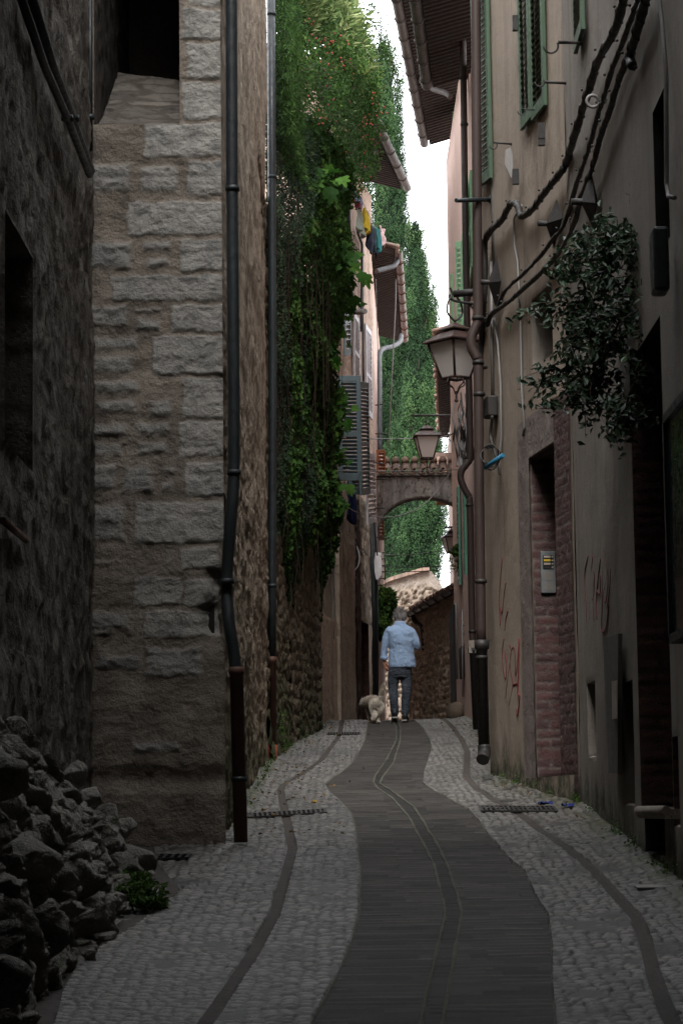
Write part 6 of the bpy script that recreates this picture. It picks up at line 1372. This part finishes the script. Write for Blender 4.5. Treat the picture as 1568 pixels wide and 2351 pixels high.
# trousers
m = MB(); m.ring_loft([SR(1556, 893, 944, .11), SR(1545, 891, 945.5, .13), SR(1530, 892, 946, .135), SR(1515, 896, 944, .12)], 28)
for k, lg in enumerate(([(905, 1544), (903, 1562), (902.5, 1582), (904.5, 1610), (906.5, 1640)], [(931.5, 1544), (932.5, 1562), (933.5, 1582), (931.5, 1610), (929.5, 1641)])):
    m.tube(smooth_path([Q(*p, [.0, .01, .03 - .05 * k, -.01, .0][i]) for i, p in enumerate(lg)], 4), list(np.interp(range(17), [0, 4, 8, 12, 16], [.094, .088, .077, .067, .06])), 16)
tr = m.build('trousers', M_jean, person, remesh=.01, it=3); dm = tr.modifiers.new('wrinkles', 'DISPLACE'); tx2 = bpy.data.textures.new('wrinkle_low', 'CLOUDS'); tx2.noise_scale = .06; dm.texture = tx2; dm.strength = .018
for s_, x in ((-1, 930.5), (1, 928)): pass
for nm, (x, y, heel, dx) in (('shoe', (906, 1653, .055, -.005)), ('shoe', (930, 1653.5, .01, .02))):
    g = Q(x, y); gz0 = float(gz(YM)); m = MB()
    pts = [Vector((g.x - dx, YM - .10, gz0 + .055 + heel)), Vector((g.x - dx * .5, YM - .04, gz0 + .062 + heel)), Vector((g.x + dx * .5, YM + .05, gz0 + .055)), Vector((g.x + dx, YM + .14, gz0 + .045)), Vector((g.x + dx * 1.4, YM + .19, gz0 + .042))]
    m.tube(smooth_path(pts, 3), list(np.interp(range(13), [0, 3, 6, 9, 12], [.036, .046, .048, .046, .03])), 12); m.tube([Vector((g.x, YM - .06, gz0 + .06 + heel)), Vector((g.x, YM - .04, gz0 + .13 + heel))], [.045, .042], 12)
    so_ = m.build(nm, M_shoe, person, remesh=.009, it=2); m = MB()
    for a_, b_ in zip(pts, pts[1:]): m.obox((a_ + b_) / 2 - Vector((0, 0, .044)), (.041, 0, 0), (b_ - a_) * .52, (0, 0, .010))
    m.build('sole', M_sole, so_)
# ---- dog
M_fur = NT('shaggy_fur'); _v = M_fur.attr('v'); M_fur.set('Base Color', M_fur.mix(_v, (.32, .26, .2), (.95, .9, .8))); M_fur.set('Roughness', .9); M_fur = M_fur.m
def furbase():
    t = NT('fur_under'); t.set('Base Color', t.mix(t.rng(t.noise(9, 4), .4, .6), (.6, .53, .44), (.4, .34, .28))); t.set('Roughness', .95); return t.m
YD = 37.2; D = lambda x, y, dy=0.: (lambda p: Vector((p.x, p.y + dy, p.z)))(P(x, y, YD))
gd = float(gz(YD)); parts = [([D(865, 1616, -.02), D(862, 1612, .08), D(857, 1610, .2), D(850, 1610, .32), D(845, 1609, .4)], [.078, .094, .096, .094, .08]),
 ([D(847, 1607, .38), D(841, 1606, .45), D(836, 1607, .5)], [.065, .05, .048]), ([D(837, 1608, .5), D(833, 1612, .56), D(831, 1614, .6)], [.05, .034, .024]),
 ([D(873, 1604, .0), D(876, 1596, -.03), D(879, 1586, -.04), D(880.5, 1574, -.02)], [.035, .032, .028, .014]),
 ([D(872, 1618, .02), D(870, 1632, -.02), D(867, 1642, .03), D(867, 1655, -.0), D(866.5, 1657, -.03)], [.062, .042, .026, .024, .026]),
 ([D(857, 1620, .02), D(857, 1632, .0), D(860, 1640, -.06), D(858, 1647, -.12), D(857, 1651, -.11)], [.058, .04, .028, .024, .024]),
 ([D(847, 1616, .36), D(848, 1632, .36), D(850, 1645, .34), D(852, 1655, .33), D(852, 1657, .30)], [.055, .04, .03, .028, .03]),
 ([D(858, 1618, .38), D(859, 1635, .38), D(860, 1652, .36)], [.05, .035, .03])]
b = MB(); samp = []
for pts, rr_ in parts:
    sp = smooth_path(pts, 5); rs_ = np.interp(np.linspace(0, 1, len(sp)), np.linspace(0, 1, len(rr_)), rr_); b.tube(sp, list(rs_), 12); b.ball(sp[0], float(rs_[0]) * .96, 10, 8); b.ball(sp[-1], float(rs_[-1]) * .96, 10, 8)
    for i in range(len(sp) - 1):
        ax = (sp[i + 1] - sp[i]); L_ = ax.length; n_ = int(L_ * rs_[i] * 2 * math.pi * 42000) + 20; ax.normalize(); e = ax.orthogonal().normalized(); g_ = ax.cross(e)
        an = R3.uniform(0, 6.28, n_); tt_ = R3.uniform(0, 1, n_); r_ = rs_[i] + (rs_[i + 1] - rs_[i]) * tt_; no = np.outer(np.cos(an), e) + np.outer(np.sin(an), g_)
        samp.append(np.concatenate([np.array(sp[i])[None] + np.outer(tt_ * L_, ax) + no * r_[:, None] * .97, no], 1))
    for q in (sp[0], sp[-1]):
        r0 = float(rs_[0] if q is sp[0] else rs_[-1]); n_ = int(4 * math.pi * r0 * r0 * 42000 / 2); no = R3.normal(size=(n_, 3)); no /= np.linalg.norm(no, axis=1, keepdims=True); samp.append(np.concatenate([np.array(q)[None] + no * r0 * .95, no], 1))
dog = b.build('dog', furbase(), None, remesh=.012, it=4); tag(dog, 'small shaggy grey and tan dog walking away with its tail up', 'dog')
SA = np.concatenate(samp); C = SA[:, :3]; no = SA[:, 3:]; k = C[:, 2] > gd + .012; C = C[k]; no = no[k]; N = len(C); d_ = no * .55 + np.array([0, .0, -.75]) + R3.normal(size=(N, 3)) * .25; tail = (C[:, 2] > D(873, 1598).z + .0) & (C[:, 0] > D(871, 1600).x); d_[tail] = no[tail] * .6 + np.array([.0, 0, .5]); d_ /= np.linalg.norm(d_, axis=1, keepdims=True)
Lf = R3.uniform(.014, .034, (N, 1)); sd_ = np.cross(d_, R3.normal(size=(N, 3))); sd_ /= np.linalg.norm(sd_, axis=1, keepdims=True); V = np.stack([C - sd_ * .0025, C + sd_ * .0025, C + d_ * Lf], 1).reshape(-1, 3); V[:, 2] = np.maximum(V[:, 2], gd + .004)
rump = np.exp(-(((C[:, 0] - D(868, 1610).x) / .035) ** 2 + ((C[:, 2] - D(868, 1612).z) / .09) ** 2)) * (C[:, 1] < YD + .05); patch = fbm(C[:, 0] * 9, C[:, 2] * 9 + C[:, 1] * 5, 6, 3)
v = np.clip(.35 + (patch - .5) * 1.6 + R3.normal(size=N) * .16 - rump * .55 + .22 * (no[:, 0] > .4), 0, 1)
mesh_np('fur', V, np.arange(N * 3).reshape(-1, 3), M_fur, dog, {'v': np.repeat(v, 3)}, smooth=False)
m = MB()
for a_, b_, c_ in (((841, 1603), (836, 1600), (830.5, 1615)), ((846, 1603), (842, 1599), (838, 1606))):
    m.poly_prism([D(*a_, .46), D(*b_, .47), D(*c_, .46)], (0, .012, 0))
m.build('ears', furbase(), dog)
SKYV = 24.0; SUNV = 2.5; EXPO = 1.0
# ================================================================ light
w = bpy.data.worlds.new('World'); SC.world = w; w.use_nodes = True; n = w.node_tree.nodes; l = w.node_tree.links
SUN_EL, SUN_AZ = math.radians(52), math.radians(184)
sky = n.new('ShaderNodeTexSky'); sky.sky_type = 'NISHITA'; sky.sun_disc = False; sky.sun_elevation = SUN_EL; sky.sun_rotation = SUN_AZ; sky.dust_density = 3
mx = n.new('ShaderNodeMix'); mx.data_type = 'RGBA'; mx.inputs[0].default_value = .85
l.new(sky.outputs[0], mx.inputs[6]); mx.inputs[7].default_value = (SKYV * .97, SKYV * 1.0, SKYV * 1.04, 1)
bg = n['Background']; l.new(mx.outputs[2], bg.inputs[0]); bg.inputs[1].default_value = .12
sd = bpy.data.lights.new('sun', 'SUN'); sd.energy = SUNV; sd.angle = math.radians(20); sd.color = (1, .975, .94)
so = bpy.data.objects.new('sun', sd); COL.objects.link(so)
# sun_rotation is measured clockwise from +Y
dv = Vector((math.sin(SUN_AZ) * math.cos(SUN_EL), math.cos(SUN_AZ) * math.cos(SUN_EL), math.sin(SUN_EL)))
so.rotation_euler = dv.to_track_quat('Z', 'Y').to_euler(); so.location = (0, 0, 30)
SC.view_settings.view_transform = 'Standard'; SC.view_settings.look = 'None'; SC.view_settings.exposure = EXPO; SC.view_settings.gamma = 1
cy = SC.cycles; cy.max_bounces = 7; cy.diffuse_bounces = 5; cy.glossy_bounces = 3; cy.transmission_bounces = 4; cy.transparent_max_bounces = 6
cy.use_denoising = True; cy.caustics_reflective = False; cy.caustics_refractive = False
